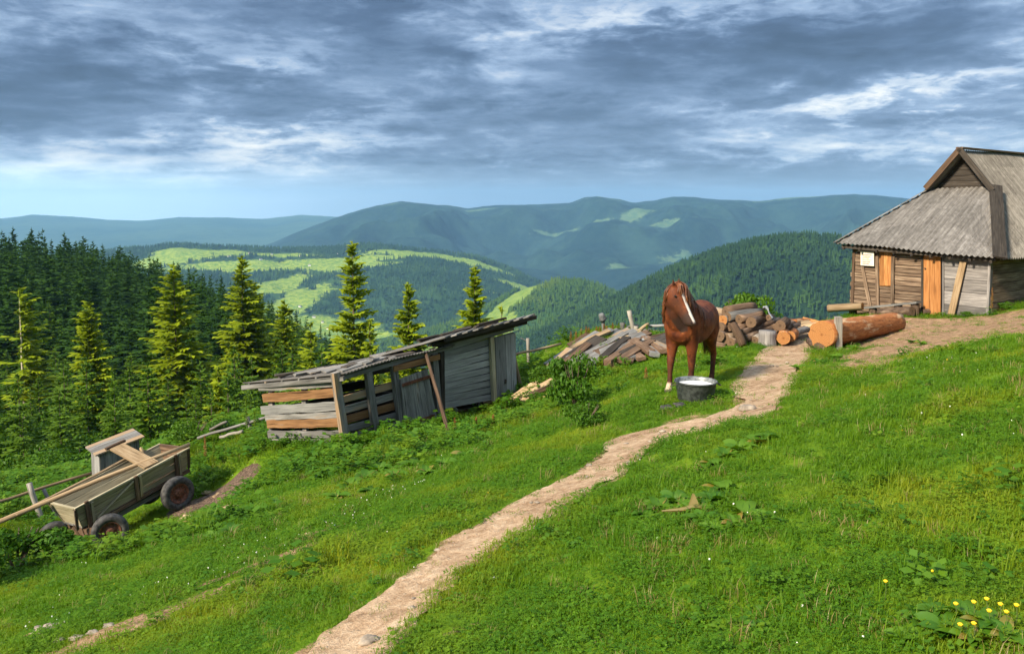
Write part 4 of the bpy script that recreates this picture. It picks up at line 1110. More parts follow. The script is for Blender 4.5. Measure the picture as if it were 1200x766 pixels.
# ------------------------------------------------------------------ the big peeled log and its post
a = P(963, 392, 17.6); b = P(1050, 378, 20.3)
log_thing('peeled_log', a, b, .30, .255, M_LOG, M_END, 'big peeled orange log lying on the ground in front of the house', 'log', None, 22, 18, .055)
m_ = MB(); p = G(983, 409); m_.beam(p - V3((0, 0, .2)), P(982, 371, p.y - .02), .14, .11, (0, 1, 0), n=4, jit=.015); tag(m_.build('wooden_post', M_FENCE), 'short weathered post standing in front of the peeled log', 'post')
log_thing('log', G(948, 404, .1), G(962, 412, .02) + V3((0, 0, .05)), .08, .09, M_BARK, M_ENDG, 'dark log end propping the front end of the peeled log', 'log')
log_thing('log', G(1036, 392, .08), G(1054, 388, .08) + V3((0, .5, 0)), .12, .12, M_BARK, M_END, 'pale chock log under the far end of the peeled log', 'log')

# ------------------------------------------------------------------ wood heaps: each piece is a thing
LBL_B = 'weathered grey board in the heap of old boards left of the horse'
LBL_BR = 'brown worn plank in the heap of old boards left of the horse'
def board(px0, py0, D0, px1, py1, D1, wd, th, mat, label, group, name='board'):
    m_ = MB(); a, b = P(px0, py0, D0), P(px1, py1, D1); ex_ = th / 2 + random.uniform(.01, .07) + (.0 if mat is M_DARK else .04); a.z -= .05; b.z -= .14
    a.z = max(a.z, gz(a.x, a.y) + ex_); b.z = max(b.z, gz(b.x, b.y) + ex_ + (.05 if name == 'board' and group and 'heap' in group else 0))
    m_.beam(a, b, wd, th, (random.uniform(-.25, .25), -.35, 1), n=5, jit=wd * .05, bow=random.uniform(-.02, .03), capmi=None)
    return tag(m_.build(name, mat), label, 'board', group)
GB = 'boards of the old board heap'
heap = [(641, 425, 20.2, 700, 397, 22, .20, .05, 'S'), (646, 429, 19.9, 716, 395, 22, .2, .06, 'S'), (653, 424, 20.0, 726, 390, 22.2, .22, .05, 'S'), (657, 428, 19.6, 738, 387, 22, .2, .06, 'G'), (666, 424, 19.8, 744, 392, 21.6, .2, .06, 'S'),
        (668, 429, 19.4, 748, 396, 21.3, .2, .07, 'G'), (676, 425, 19.5, 733, 401, 21.2, .2, .05, 'G'), (644, 431, 19.8, 668, 420, 20.4, .2, .08, 'G'), (660, 431, 19.5, 690, 418, 20.4, .2, .08, 'B'), (664, 409, 20.8, 714, 398, 21.6, .16, .05, 'T'),
        (668, 404, 21.4, 690, 400, 22, .2, .05, 'B'), (692, 421, 19.2, 754, 401, 20.8, .2, .12, 'G'), (698, 417, 19.4, 760, 398, 21, .22, .12, 'B'), (688, 427, 18.9, 760, 406, 20.2, .15, .09, 'S'), (690, 432, 18.6, 742, 414, 19.8, .18, .10, 'G'),
        (712, 430, 18.4, 748, 409, 20, .19, .17, 'B'), (727, 431, 18.4, 764, 414, 19.6, .2, .12, 'B'), (736, 431, 18.3, 750, 415, 19.8, .2, .10, 'B'), (742, 427, 18.5, 724, 414, 19.8, .2, .08, 'G'), (752, 428, 18.4, 732, 413, 19.8, .2, .08, 'B'),
        (764, 423, 18.6, 738, 409, 20, .2, .10, 'B'), (768, 421, 18.4, 752, 404, 20.2, .22, .10, 'S'), (778, 418, 18.5, 756, 402, 20.4, .2, .1, 'B'), (782, 410, 18.9, 746, 398, 20.4, .2, .08, 'B'), (786, 422, 18.6, 760, 408, 20, .2, .1, 'G'),
        (762, 403, 20.6, 788, 396, 21.4, .2, .05, 'B'), (726, 400, 20.8, 752, 392, 21.6, .1, .06, 'T'), (706, 424, 18.8, 735, 408, 20.2, .2, .16, 'D'), (730, 424, 18.8, 768, 412, 19.8, .3, .12, 'D'), (745, 418, 19, 785, 408, 20, .3, .12, 'D'), (662, 427, 19.8, 705, 412, 20.8, .4, .12, 'D'), (758, 412, 19.6, 786, 402, 20.6, .3, .12, 'D')]
for a in heap:
    mt, lb = {'S': (M_SILVER, 'silvery bleached board in the heap of old boards left of the horse'), 'G': (M_GREY, LBL_B), 'B': (M_BROWN, LBL_BR), 'T': (M_TAN, 'pale narrow lath lying on top of the board heap'), 'D': (M_DARK, 'dark rotten board deep in the heap of old boards')}[a[8]]
    board(*a[:8], mt, lb, GB)
GL = 'logs of the firewood heap'
def flog(px0, py0, D0, px1, py1, D1, r, mat='K', end='o', label=None, r1=None):
    mt = {'K': M_BARK, 'G': M_GREY, 'B': M_BROWN, 'O': M_LOG}[mat]; en_ = M_END if end == 'f' else M_ENDG
    lb = label or {'K': 'dark barked log in the firewood heap right of the horse', 'G': 'grey weathered log in the firewood heap right of the horse', 'B': 'brown split log in the firewood heap right of the horse', 'O': 'peeled orange log in the firewood heap right of the horse'}[mat]
    log_thing('firewood_log', P(px0, py0, D0), P(px1, py1, D1), r, r1 or r * random.uniform(.85, 1), mt, en_, lb, 'log', GL if label is None else None, 11, 5, .07, random.uniform(-.03, .03))
flog(850, 365, 19.8, 884, 359, 20.4, .12, 'B', 'o', 'thick brown log lying on the very top of the firewood heap')
for a in [(826, 364, 20.4, 850, 367, 20.2, .10, 'G'), (853, 371, 19.6, 892, 366, 20.2, .12, 'G'), (866, 374, 19.4, 894, 368, 19.9, .11, 'B'), (847, 375, 19.6, 870, 372, 20.6, .12, 'G', 'f'), (880, 378, 19.2, 900, 374, 20.2, .13, 'K', 'o'),
          (868, 390, 19.1, 912, 375, 20, .10, 'K'), (872, 397, 19.0, 914, 381, 19.9, .10, 'K'), (862, 385, 19.3, 905, 372, 20.2, .10, 'B'), (852, 383, 19.6, 868, 376, 20.4, .13, 'K'), (842, 374, 19.8, 858, 370, 20.8, .11, 'B', 'o'),
          (843, 384, 19.5, 862, 379, 20.5, .13, 'B', 'o'), (836, 391, 19.5, 858, 388, 20.3, .12, 'K'), (843, 394, 19.2, 860, 391, 20.3, .13, 'K', 'o'), (850, 397, 19.2, 874, 393, 20.1, .13, 'G'), (836, 398, 19.3, 850, 397, 20, .11, 'B'), (830, 382, 19.9, 846, 380, 20.6, .12, 'K'),
          (832, 373, 20.2, 846, 378, 20.6, .11, 'K'), (888, 388, 19.6, 912, 383, 20.3, .13, 'K'), (876, 385, 19.6, 899, 380, 20.4, .13, 'K'), (900, 372, 19.8, 912, 380, 20.4, .08, 'G'), (884, 399, 19.0, 902, 391, 19.8, .11, 'G'), (906, 386, 19.6, 918, 378, 20.5, .12, 'B'), (856, 401, 19.1, 882, 399, 19.8, .12, 'K'),
          (918, 386, 19.4, 930, 379, 20.6, .11, 'K'), (926, 384, 19.8, 938, 380, 20.8, .10, 'K'), (930, 391, 19.6, 950, 385, 20.6, .09, 'G'), (936, 387, 20, 953, 381, 21, .08, 'B'), (928, 378, 20.4, 948, 377, 21.2, .08, 'O'), (905, 392, 19.6, 926, 388, 20.4, .12, 'K'), (912, 377, 20.2, 930, 376, 20.8, .08, 'B')]:
    flog(*a)
flog(858, 379, 18.9, 871, 405, 18.6, .10, 'B', 'f', 'reddish split log standing aslant against the firewood heap')
flog(829, 405, 18.8, 850, 406, 18.7, .09, 'B', 'o', 'short log lying on the grass before the firewood heap')
flog(918, 396, 18.7, 921, 391, 19.4, .16, 'O', 'f', 'round fresh cut log end at the right foot of the firewood heap')
flog(926, 394.5, 18.9, 931, 390, 19.6, .125, 'O', 'f', 'smaller fresh cut log beside the round log end')
flog(914, 381.5, 19.0, 921, 376.5, 19.8, .13, 'B', 'o', 'brown sawn log resting above the round fresh cut one')
m_ = MB(); p = G(899, 404); m_.log(p - V3((0, 0, .1)), P(899, 387.5, p.y), .24, .19, 12, 5, .10, capmi=0); tag(m_.build('chopping_block', M_HOUSEG, None, True), 'pale grey chopping block in front of the firewood heap', 'block')
for k, (px, py, D) in enumerate([(936, 380, 20.6), (941, 378, 20.8), (947, 379, 20.9), (944, 383, 20.4), (950, 377, 21.2), (932, 382, 20.5)]):
    m_ = MB(); a = P(px, py, D); ang = random.random() * 3; d = V3((math.cos(ang), math.sin(ang) * .5, random.uniform(-.1, .2))) * .3
    m_.beam(a - d, a + d, .16, .08, (random.random() - .5, -.4, 1), n=3, jit=.015); tag(m_.build('split_wood', [M_TAN, M_ORANGE, M_SILVER][k % 3]), 'split billet in the low scatter right of the firewood heap', 'firewood', 'split billets')
# sack thrown over the heap
m_ = MB()
def sackf(u, v):
    p = P(894 + 11 * v, 366.5 + (3 if v > .5 else 0) + 12 * max(0, v - .35) ** 1.2 + 1.2 * math.sin(u * 9), 19.7 - .55 * v * (v > .3) + .5 * u); p.z += .12 - .12 * (v > .6) * (v - .6) + .02 * math.sin(u * 11 + v * 7); return p
m_.grid(sackf, 8, 12); so_ = solid(m_.build('sack', M_CLOTH, None, True), .02); tag(so_, 'grey cloth sack thrown over the firewood heap', 'sack')

# ------------------------------------------------------------------ poles and fence pieces behind the board heap
def pole(name, p0, p1, r, mat, label, cat, group=None, r1=None, k=7):
    m_ = MB(); p0, p1 = V3(p0), V3(p1); q = [p0.lerp(p1, t) + V3((0, 0, random.uniform(-.4, .4) * r)) for t in np.linspace(0, 1, 6)]
    m_.tube(q, [r + ((r1 or r) - r) * t for t in np.linspace(0, 1, 6)], k); return tag(m_.build(name, mat, None, True), label, cat, group)
g_ = lambda px, D: (fu(px) * D, D, gz(fu(px) * D, D) - .2)
ps = empty('fence_post', g_(709, 22.6), 'fence post with a grey pot upturned on its tip behind the board heap', 'post')
m_ = MB(); m_.tube([g_(709, 22.6), P(707, 380, 22.6), P(706.5, 372, 22.6)], [.06, .055, .05]); under(m_.build('post', M_GREY, None, True), ps)
m_ = MB(); c = P(705.5, 371, 22.55); m_.lathe([(.0, .10), (.06, .10), (.085, .07), (.10, -.06), (.115, -.1), (.095, -.1), (.08, .04), (.0, .06)], c, (-.35, -.25, .8), 14); under(m_.build('pot', M_POT, None, True), ps)
pole('fence_post', g_(746, 23), P(737, 364, 23), .07, M_FENCE, 'tall pale fence post tilted to the left beside the horse', 'post')
pole('fence_post', g_(746.5, 22.8), P(745.5, 381, 22.8), .075, M_FENCE, 'short upright fence stub below the tilted post', 'post')
pole('fence_post', P(743, 392, 22.6), P(760, 379, 22.9), .055, M_TAN, 'tan pole leaning to the right over the fence stub', 'pole')
pole('fence_post', g_(731, 23), P(729.5, 377, 23), .07, M_GREY, 'grey fence post with a white tip left of the tilted post', 'post')
pole('fence_rail', P(722, 386, 23), P(748, 381, 23.1), .035, M_GREY, 'thin grey rail joining the fence posts behind the board heap', 'rail')
pole('fence_rail', P(760, 381.5, 23), P(850, 378.5, 23.2), .04, M_SILVER, 'pale fence rail running behind the horse', 'rail')
pole('fence_rail', P(716, 389, 23), P(762, 386, 23.1), .03, M_GREY, 'lower grey rail behind the board heap', 'rail')
pole('fence_rail', P(600, 416, 20.4), P(657, 403, 22), .035, M_TAN, 'pale pole rail running right from the shed corner', 'rail')
pole('fence_post', g_(620, 22.2), P(618.5, 397, 22.2), .05, M_FENCE, 'slim pale post carrying the pole rail beside the shed', 'post')
pole('twig', P(619, 400, 22.2), P(610, 396, 22.2), .015, M_SILVER, 'thin forked twig at the top of the slim pale post', 'twig')
# broken fence between hut and shed, fence at the left border
pole('fence_rail', P(232, 513, 20), P(316, 487, 19.4), .04, M_GREY, 'long grey rail of the broken fence reaching to the shed', 'rail')
pole('fence_rail', P(258, 512, 19.6), P(284, 505, 19.2), .04, M_FENCE, 'short pale rail lying low in the broken fence', 'rail')
pole('fence_rail', P(246, 503, 20.2), P(266, 494, 20.2), .04, M_FENCE, 'short pale rail sticking up from the broken fence', 'rail')
pole('fence_post', g_(291, 19.6), P(290, 488, 19.6), .05, M_GREY, 'low grey stake holding the broken fence rails', 'post')
pole('fence_rail', P(-70, 608, 15.8), P(118, 551, 18.4), .035, M_TAN, 'pale fence rail running behind the cart to the left border', 'rail')
pole('fence_post', g_(36, 17), P(34, 567, 17), .06, M_FENCE, 'pale fence stake with a frayed cord behind the cart', 'post')
pole('fence_post', g_(56, 17.2), P(51, 573, 17.2), .04, M_GREY, 'thin leaning stake behind the front of the cart', 'post')

# ------------------------------------------------------------------ the shed
A = P(405, 518, 16.5); EL = V3((math.sin(rad(45)), math.cos(rad(45)), 0)); EB = V3((-.95, .30, 0)).normalized()
NSd = V3((EL.y, -EL.x, 0)); NEn = V3((EB.y * -1, EB.x, 0)); NEn = NEn if NEn.y < 0 else -NEn
shed = empty('shed', A, 'crooked grey plank shed with a sagging roof and half open left side', 'shed')
def SP(px, py, off=0.): return plane_pt(px, py, A, NSd) + NSd * off
def EP(px, py, off=0.): return plane_pt(px, py, A, NEn) + NEn * off
def sp_part(m_, name, mat, sm=False): return under(m_.build(name, mat, None, sm), shed)
# end wall of rough boards
m_ = MB(); m_2 = MB(); m_3 = MB()
for (x0, y0, x1, y1, wpx, mt) in [(305, 454, 394, 449, 7, 0), (310, 466, 396, 459, 10, 1), (308, 480, 399, 475, 10, 2), (313, 488.5, 400, 485, 6.5, 0), (315, 496, 401, 494, 10, 1), (316, 508, 405, 508, 8, 0), (318, 514.5, 406, 516, 4, 0)]:
    tgt = (m_, m_2, m_3)[mt]
    a, b = EP(x0, y0, .05), EP(x1, y1, .05); sc = a.length / F
    tgt.beam(a, b, .05, wpx * 17.2 / F, n=10, jit=.006, rnd=.3 + .5 * random.random())
    for i_ in range(len(tgt.V) - 44, len(tgt.V)): tgt.V[i_] = (tgt.V[i_][0], tgt.V[i_][1], tgt.V[i_][2] + random.uniform(-.012, .012))
sp_part(m_, 'end_wall', M_GREY); o = sp_part(m_2, 'end_boards', M_OLDOR); o['label'] = 'fresh orange boards in the end wall'; o = sp_part(m_3, 'end_boards', M_SILVER); o['label'] = 'silvery bleached board in the end wall'
# posts
for a, b, wd in [((392, 436), (406, 520), .15), ((429, 424), (441, 508), .14), ((459, 418), (472, 503), .14), ((507, 408), (515, 498), .14)]:
    m_ = MB(); m_.beam(SP(*b, .02) - V3((0, 0, .2)), SP(*a, .02), wd, .13, NSd, n=4, jit=.01); sp_part(m_, 'post', M_GREY)
for a, b in [((316, 446), (318, 520)), ((355, 444), (357, 520))]:
    m_ = MB(); m_.beam(EP(*b, -.05) - V3((0, 0, .2)), EP(*a, -.05), .1, .1, NEn); sp_part(m_, 'post', M_GREY)
# low boards of the long side
m_ = MB(); m_2 = MB()
for (x0, y0, x1, y1, wpx, mt) in [(399, 470, 461, 452, 8, 0), (402, 482, 462, 464.5, 8.5, 0), (405, 493, 464, 476, 9, 1), (406, 504, 466, 488, 9, 0), (407, 513, 468, 498, 7, 0)]:
    (m_, m_2)[mt].beam(SP(x0, y0, -.07), SP(x1, y1, -.07), .045, wpx * 17 / F, n=8, jit=.006)
sp_part(m_, 'side_boards', M_GREY); o = sp_part(m_2, 'side_boards', M_OLDOR); o['label'] = 'fresh orange board low in the open side'
m_ = MB(); m_.beam(SP(458, 431.5, .10), SP(512, 417, .10), .04, 6.5 * 17.8 / F, n=6, jit=.006); o = sp_part(m_, 'lintel', M_OLDOR); o['label'] = 'orange lintel board over the crooked door'
# crooked door
def quad_boards(fn, tl, tr, br_, bl, n, th, mat, name, nrm):
    m_ = MB()
    for k in range(n):
        t = (k + .5) / n
        top = fn(tl[0] + (tr[0] - tl[0]) * t, tl[1] + (tr[1] - tl[1]) * t); bot = fn(bl[0] + (br_[0] - bl[0]) * t, bl[1] + (br_[1] - bl[1]) * t + random.uniform(-1, 1))
        w0 = (fn(*tr) - fn(*tl)).length / n; w1_ = (fn(*br_) - fn(*bl)).length / n
        m_.beam(bot, top, w1_ - .008, th, nrm, n=3, jit=.004, w1=w0 - .008)
    return sp_part(m_, name, mat)
dd = quad_boards(lambda x, y: SP(x, y, .14), (464, 443), (496, 431), (508, 491), (471, 503), 5, .03, M_GREY, 'door', NSd); dd['label'] = 'crooked grey plank door of the low part'
m_ = MB(); m_.beam(SP(466, 450, .17), SP(500, 439, .17), .02, .07); m_.beam(SP(470, 496, .17), SP(504, 485, .17), .02, .07); hh = m_.build('hinge', M_RUST); under(hh, shed); hh.parent = dd
# high right part
m_ = MB(); rows = 10
for k in range(rows):
    t = (k + .5) / rows
    a = SP(519, 404 + (478 - 404) * t, .05); b = SP(600, 379 + (464 - 379) * t, .05)
    m_.beam(a, b, .045, (SP(519, 478).z - SP(519, 404).z) / -rows - .006, n=8, jit=.006)
sp_part(m_, 'plank_wall', M_SILVER)
m_ = MB(); m_.beam(SP(517.5, 480, .02), SP(516, 402, .02), .10, .12, NSd); sp_part(m_, 'post', M_DARK)
dd = quad_boards(lambda x, y: SP(x, y, .12), (576, 394), (600, 389.5), (601.5, 459), (578, 464), 4, .03, M_SILVER, 'door', NSd); dd['label'] = 'closed grey plank door of the high part'
m_ = MB(); m_.beam(SP(575, 468, .13), SP(571.5, 394, .13), .12, .09, NSd, n=3, jit=.006); sp_part(m_, 'door_post', M_OLIVE)
m_ = MB(); m_.beam(SP(587.5, 443, .16), SP(587.2, 448, .16), .05, .03, NSd); h_ = m_.build('latch', M_IRON); under(h_, shed); h_.parent = dd
# hidden sides and the gappy back wall
Ls = 5.05
def shp(l, bk, z): return A + EL * l + EB * bk + V3((0, 0, z))
m_ = MB()
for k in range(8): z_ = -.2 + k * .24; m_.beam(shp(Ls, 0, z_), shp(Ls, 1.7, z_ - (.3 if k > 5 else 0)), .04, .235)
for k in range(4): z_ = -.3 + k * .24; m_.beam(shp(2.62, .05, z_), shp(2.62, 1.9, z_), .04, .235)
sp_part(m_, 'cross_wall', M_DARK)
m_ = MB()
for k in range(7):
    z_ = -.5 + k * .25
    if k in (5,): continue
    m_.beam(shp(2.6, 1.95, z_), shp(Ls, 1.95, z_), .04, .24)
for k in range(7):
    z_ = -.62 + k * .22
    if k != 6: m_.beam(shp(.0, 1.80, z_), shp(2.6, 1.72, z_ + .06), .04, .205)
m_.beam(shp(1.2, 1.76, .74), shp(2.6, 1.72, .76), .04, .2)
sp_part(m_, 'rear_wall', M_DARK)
# roofs
E0, E1 = SP(300, 0), None
ra = P(285, 449, 17.15); rb = P(528, 400.5, 18.15)            # front eave of the low part
rback = EB * 1.7 + V3((0, 0, -.20))
m_ = MB(); nC = 120
def low_roof(i, j):
    t = i; p = EP(397, 437, .25).lerp(rb, t)
    return p
fa, fb = SP(398, 436.5, .16), SP(528, 400.5, .16)
bl_, brr = P(284, 449, 17.25), fb + EB * 1.8 + V3((0, 0, -.46))
def lowf(u, v):
    p = fa.lerp(fb, u).lerp(bl_.lerp(brr, u), v); p.z += .018 * math.sin(u * (fb - fa).length / .085 * 2 * PI / 1.0) * (1 - .3 * v) + .03 * math.sin(u * 5 + v * 3) - .04 * math.sin(PI * v); return p
m_.grid(lowf, 170, 10); solid(sp_part(m_, 'low_roof', M_ROOF, True), .02)
m_ = MB(); m_.beam(fa + V3((0, 0, -.10)) - NSd * .12, fb + V3((0, 0, -.10)) - NSd * .12, .09, .09, n=5, jit=.008); m_.beam(fa + V3((0, 0, -.10)), bl_ + V3((0, 0, -.09)), .08, .09, n=5, jit=.01)
for k in range(6): q = fa.lerp(bl_, k / 6 + .1); m_.beam(q + V3((0, 0, -.05)), q + EL * 2.4 + V3((0, 0, -.02)), .06, .07)
sp_part(m_, 'roof_beam', M_GREY)
m_ = MB(); m_2 = MB()
for k in range(22):
    u = random.uniform(.0, .95); v0 = random.uniform(.05, .9); ln = random.uniform(.10, .34); v1 = min(1., max(0., v0 + random.uniform(-.08, .08)))
    a, b = lowf(u, v0), lowf(min(1, u + ln), v1); zz_ = V3((0, 0, .04 + .05 * random.random() * (1 + u)))
    (m_ if k % 3 else m_2).beam(a + zz_, b + zz_, random.uniform(.08, .2), .035, (0, 0, 1), n=4, jit=.012)
for k in range(5):
    a, b = lowf(0.05 + .02 * k, .1 + .18 * k), lowf(.45, .15 + .17 * k); m_2.beam(a + V3((0, 0, .06)), b + V3((0, 0, .07)), .2, .03, n=5, jit=.01)
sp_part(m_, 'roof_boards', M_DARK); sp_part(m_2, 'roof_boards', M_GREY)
# high roof
ha, hb = SP(509, 392.5, .35), SP(615, 366.5, .40); hk = EB * 1.8 + V3((0, 0, -.56))
m_ = MB()
for k in range(9):
    t = k / 9; t1 = (k + 1.06) / 9; a = ha.lerp(hb, (t + t1) / 2)
    m_.beam(a, a + hk, .60, .03, (0, 0, 1), n=3, jit=.012)
sp_part(m_, 'high_roof', M_GREY)
m_ = MB(); m_.beam(ha + V3((0, 0, -.07)), hb + V3((0, 0, -.07)), .05, .10, n=5, jit=.01); m_.beam(ha + hk * .15 + V3((0, 0, -.12)), hb + hk * .15 + V3((0, 0, -.12)), .10, .10)
m_.beam(hb + V3((0, 0, -.05)) - EL * .05, hb + hk + V3((0, 0, -.05)) - EL * .05, .05, .1)
sp_part(m_, 'roof_beam', M_DARK)
m_ = MB()
for k in range(7):
    a = ha.lerp(hb, random.uniform(.02, .6)) + hk * random.uniform(.05, .6) + V3((0, 0, .05 + .05 * random.random())); m_.beam(a, a + (hb - ha).normalized() * random.uniform(.5, 1.2), random.uniform(.06, .16), .04, n=3, jit=.01)
sp_part(m_, 'roof_boards', M_DARK)
# things by the shed
p = G(526, 507); pole('leaning_pole', p, SP(495.5, 413, .10), .045, M_BROWN, 'mottled brown pole leaning across the crooked shed door', 'pole', None, .04)
p = G(612, 456); pole('prop_pole', p - V3((0, 0, .1)), P(602, 417, p.y - .1), .05, M_TAN, 'short tan pole propped at the right corner of the shed', 'pole')
tr = empty('wooden_trough', G(549, 481), 'shallow wooden box trough on the grass before the shed', 'trough')
c = G(549, 482); ex = V3((.93, .36, .06)).normalized(); ey = V3((-.36, .93, .12)).normalized(); ez = ex.cross(ey); lx, ly, hz = .33, .2, .15
for nm, a, b, th, ht in [('side_board', (-lx, -ly), (lx, -ly), .03, hz), ('side_board', (-lx, ly), (lx, ly), .03, hz), ('end_board', (-lx, -ly), (-lx, ly), .03, hz), ('end_board', (lx, -ly), (lx, ly), .03, hz)]:
    m_ = MB(); q = lambda a_: c + ex * a_[0] + ey * a_[1] + ez * (hz / 2); m_.beam(q(a), q(b), th, ht, ez, n=2, jit=.003); under(m_.build(nm, M_BROWN if nm == 'side_board' else M_GREY), tr)
m_ = MB(); m_.beam(c - ex * lx + ez * .03, c + ex * lx + ez * .03, 2 * ly, .03, ez); under(m_.build('bottom_board', M_DARK), tr)
# hollow log
a = G(623, 467, .10); b = G(673, 446, .10); d = (b - a).normalized(); sdv = d.cross(V3((0, 0, 1))).normalized(); upv = sdv.cross(d)
m_ = MB(); rings = []
for i in range(9):
    t = i / 8; c = a.lerp(b, t); r = .19 - .02 * t; ring = []
    for k in range(13): an = PI * (k / 12) + PI; ring.append(c + (sdv * math.cos(an) + upv * math.sin(an)) * r * (1 + .04 * math.sin(k * 3 + i)) + upv * .08)
    for k in range(13): an = 2 * PI - PI * (k / 12); rr_ = r * .72; ring.append(c + (sdv * math.cos(an) + upv * math.sin(an) * (.75 if 0 < i < 8 else .5)) * rr_ + upv * .085)
    rings.append(ring)
m_.loft(rings, capmi=1); tag(m_.build('hollow_log', [M_BARK, M_BROWN]), 'hollowed log trough lying beside the shed prop', 'log trough')
for i, (px, py) in enumerate([(585, 473), (608, 470), (628, 466)]):
    board(px - 18, py + 2, G(px, py).y, px + 22, py - 2, G(px, py).y + .2, .22, .04, M_TAN, 'pale worn board lying in the grass between shed and hollow log', 'boards in the grass by the shed')

# ------------------------------------------------------------------ the cart
FR, RR = P(87, 597, 14.5), P(222, 525, 16.5)
cx_ = (RR - FR).normalized(); cyv = V3((-.84, .53, -.12)); cz_ = cx_.cross(cyv).normalized(); cyv = cz_.cross(cx_).normalized()
LC = (RR - FR).length / 2; HT, HB = .56, .36; ZT, ZB = .98, .52
org = (FR + RR) / 2 + cyv * HT - cz_ * ZT
Mx = Matrix(((cx_.x, cyv.x, cz_.x, org.x), (cx_.y, cyv.y, cz_.y, org.y), (cx_.z, cyv.z, cz_.z, org.z), (0, 0, 0, 1)))
cart = empty('farm_cart', org, 'old wooden farm cart with rubber tyres standing aslant on the slope', 'cart', None, Mx)
def crt(m_, name, mat, sm=False, parent=None):
    o = m_.build(name, mat, None, sm); o.parent = parent or cart; return o
LT, LB_ = LC, LC - .10
def side(sgn):
    m_ = MB()
    for k in range(3):
        z0, z1 = ZB + (ZT - ZB) * k / 3, ZB + (ZT - ZB) * (k + 1) / 3 - .008
        f = lambda z: HB + (HT - HB) * (z - ZB) / (ZT - ZB); l = lambda z: LB_ + (LT - LB_) * (z - ZB) / (ZT - ZB)
        sag = lambda x: -.03 * math.sin(PI * (x / LT + 1) / 2) * 0
        n_ = 6; rings = []
        for i in range(n_ + 1):
            t = -1 + 2 * i / n_; q = random.uniform(-.004, .004)
            rings.append([(t * l(z0), sgn * (f(z0)), z0 + q), (t * l(z1), sgn * (f(z1)), z1 + q), (t * l(z1), sgn * (f(z1) - .03), z1 + q), (t * l(z0), sgn * (f(z0) - .03), z0 + q)])
        m_.loft(rings)
    m_.beam((-LT, sgn * (HT + .005), ZT + .012), (LT, sgn * (HT + .005), ZT + .012), .06, .03, n=6, jit=.004)
    return crt(m_, 'side_board', M_OLIVE)
side(-1); side(1)
def endb(sgn, mat):
    m_ = MB()
    for k in range(2):
        z0, z1 = ZB + (ZT - ZB) * k / 2, ZB + (ZT - ZB) * (k + 1) / 2 - .008
        f = lambda z: HB + (HT - HB) * (z - ZB) / (ZT - ZB) - .03; l = lambda z: LB_ + (LT - LB_) * (z - ZB) / (ZT - ZB) - .02
        m_.loft([[(sgn * l(z0), -f(z0), z0), (sgn * l(z1), -f(z1), z1), (sgn * (l(z1) - .03), -f(z1), z1), (sgn * (l(z0) - .03), -f(z0), z0)], [(sgn * l(z0), f(z0), z0), (sgn * l(z1), f(z1), z1), (sgn * (l(z1) - .03), f(z1), z1), (sgn * (l(z0) - .03), f(z0), z0)]])
    m_.beam((sgn * (LT - .02), -HT + .03, ZT + .008), (sgn * (LT - .02), HT - .03, ZT + .008), .05, .03)
    return crt(m_, 'front_board' if sgn < 0 else 'tail_board', mat)
endb(-1, M_OLIVE); endb(1, M_BROWN)
m_ = MB()
for k in range(4): y_ = -HB + (k + .5) * HB / 2; m_.beam((-LB_, y_, ZB), (LB_, y_, ZB), HB / 2 - .006, .03, n=4, jit=.003)
crt(m_, 'floor_boards', M_GREY)
m_ = MB()
def litter(u, v):
    x, y = -LB_ + .05 + (2 * LB_ - .1) * u, (-HB + .04) + (2 * HB - .08) * v
    return (x, y, ZB + .02 + .05 * float(vnoise(x * 6, y * 6, 3)) + .05 * math.sin(PI * u))
m_.grid(litter, 24, 8); m_L, _q = newmat('straw_dung'); _p = _q.n('ShaderNodeNewGeometry').outputs['Position']; _f = _q.noise(_p, 22, 6, .7)
finish(_q, _q.ramp(_f, [(.3, (.025, .016, .011)), (.5, (.085, .055, .038)), (.7, (.24, .17, .115))]), .95, _f, .9, .03)
crt(m_, 'litter', m_L)
for sgn in (-1, 1):
    for x in (-LC + .22, -.02, LC - .36):
        m_ = MB(); m_.beam((x, sgn * (HB + .05), ZB - .06), (x + .01, sgn * (HT + .035), ZT + (.05 if x < -.3 else .03)), .07, .035, (0, sgn, .4)); crt(m_, 'stake', M_BROWN)
        m_ = MB(); m_.beam((x + .09, sgn * (HB + .05), ZB - .02), (x + .1, sgn * (HT + .03), ZT - .02), .05, .03, (0, sgn, .4)); crt(m_, 'stake', M_OLIVE)
for x in (-LC + .012, LC - .035):
    m_ = MB(); m_.beam((x, -HB - .0, ZB), (x, -HT - .02, ZT), .05, .03, (0, -1, .4)); crt(m_, 'corner_iron', M_IRON)
m_ = MB(); m_.beam((-LB_ + .1, -HB - .01, ZB - .04), (LB_ + .05, -HB - .01, ZB - .04), .07, .07); m_.beam((-LB_ + .1, HB + .01, ZB - .04), (LB_ + .05, HB + .01, ZB - .04), .07, .07); crt(m_, 'sill_beam', M_BROWN)
m_ = MB(); m_.beam((.2, -HB - .02, ZB + .10), (LC - .4, -HB - .10, ZB + .16), .03, .05, (0, -1, .4)); crt(m_, 'brace', M_OLIVE); m_ = MB(); m_.beam((-LC + .4, -HB - .03, ZB + .03), (-.06, -HT + .0, ZT - .05), .03, .05, (0, -1, .4)); crt(m_, 'brace', M_OLIVE)
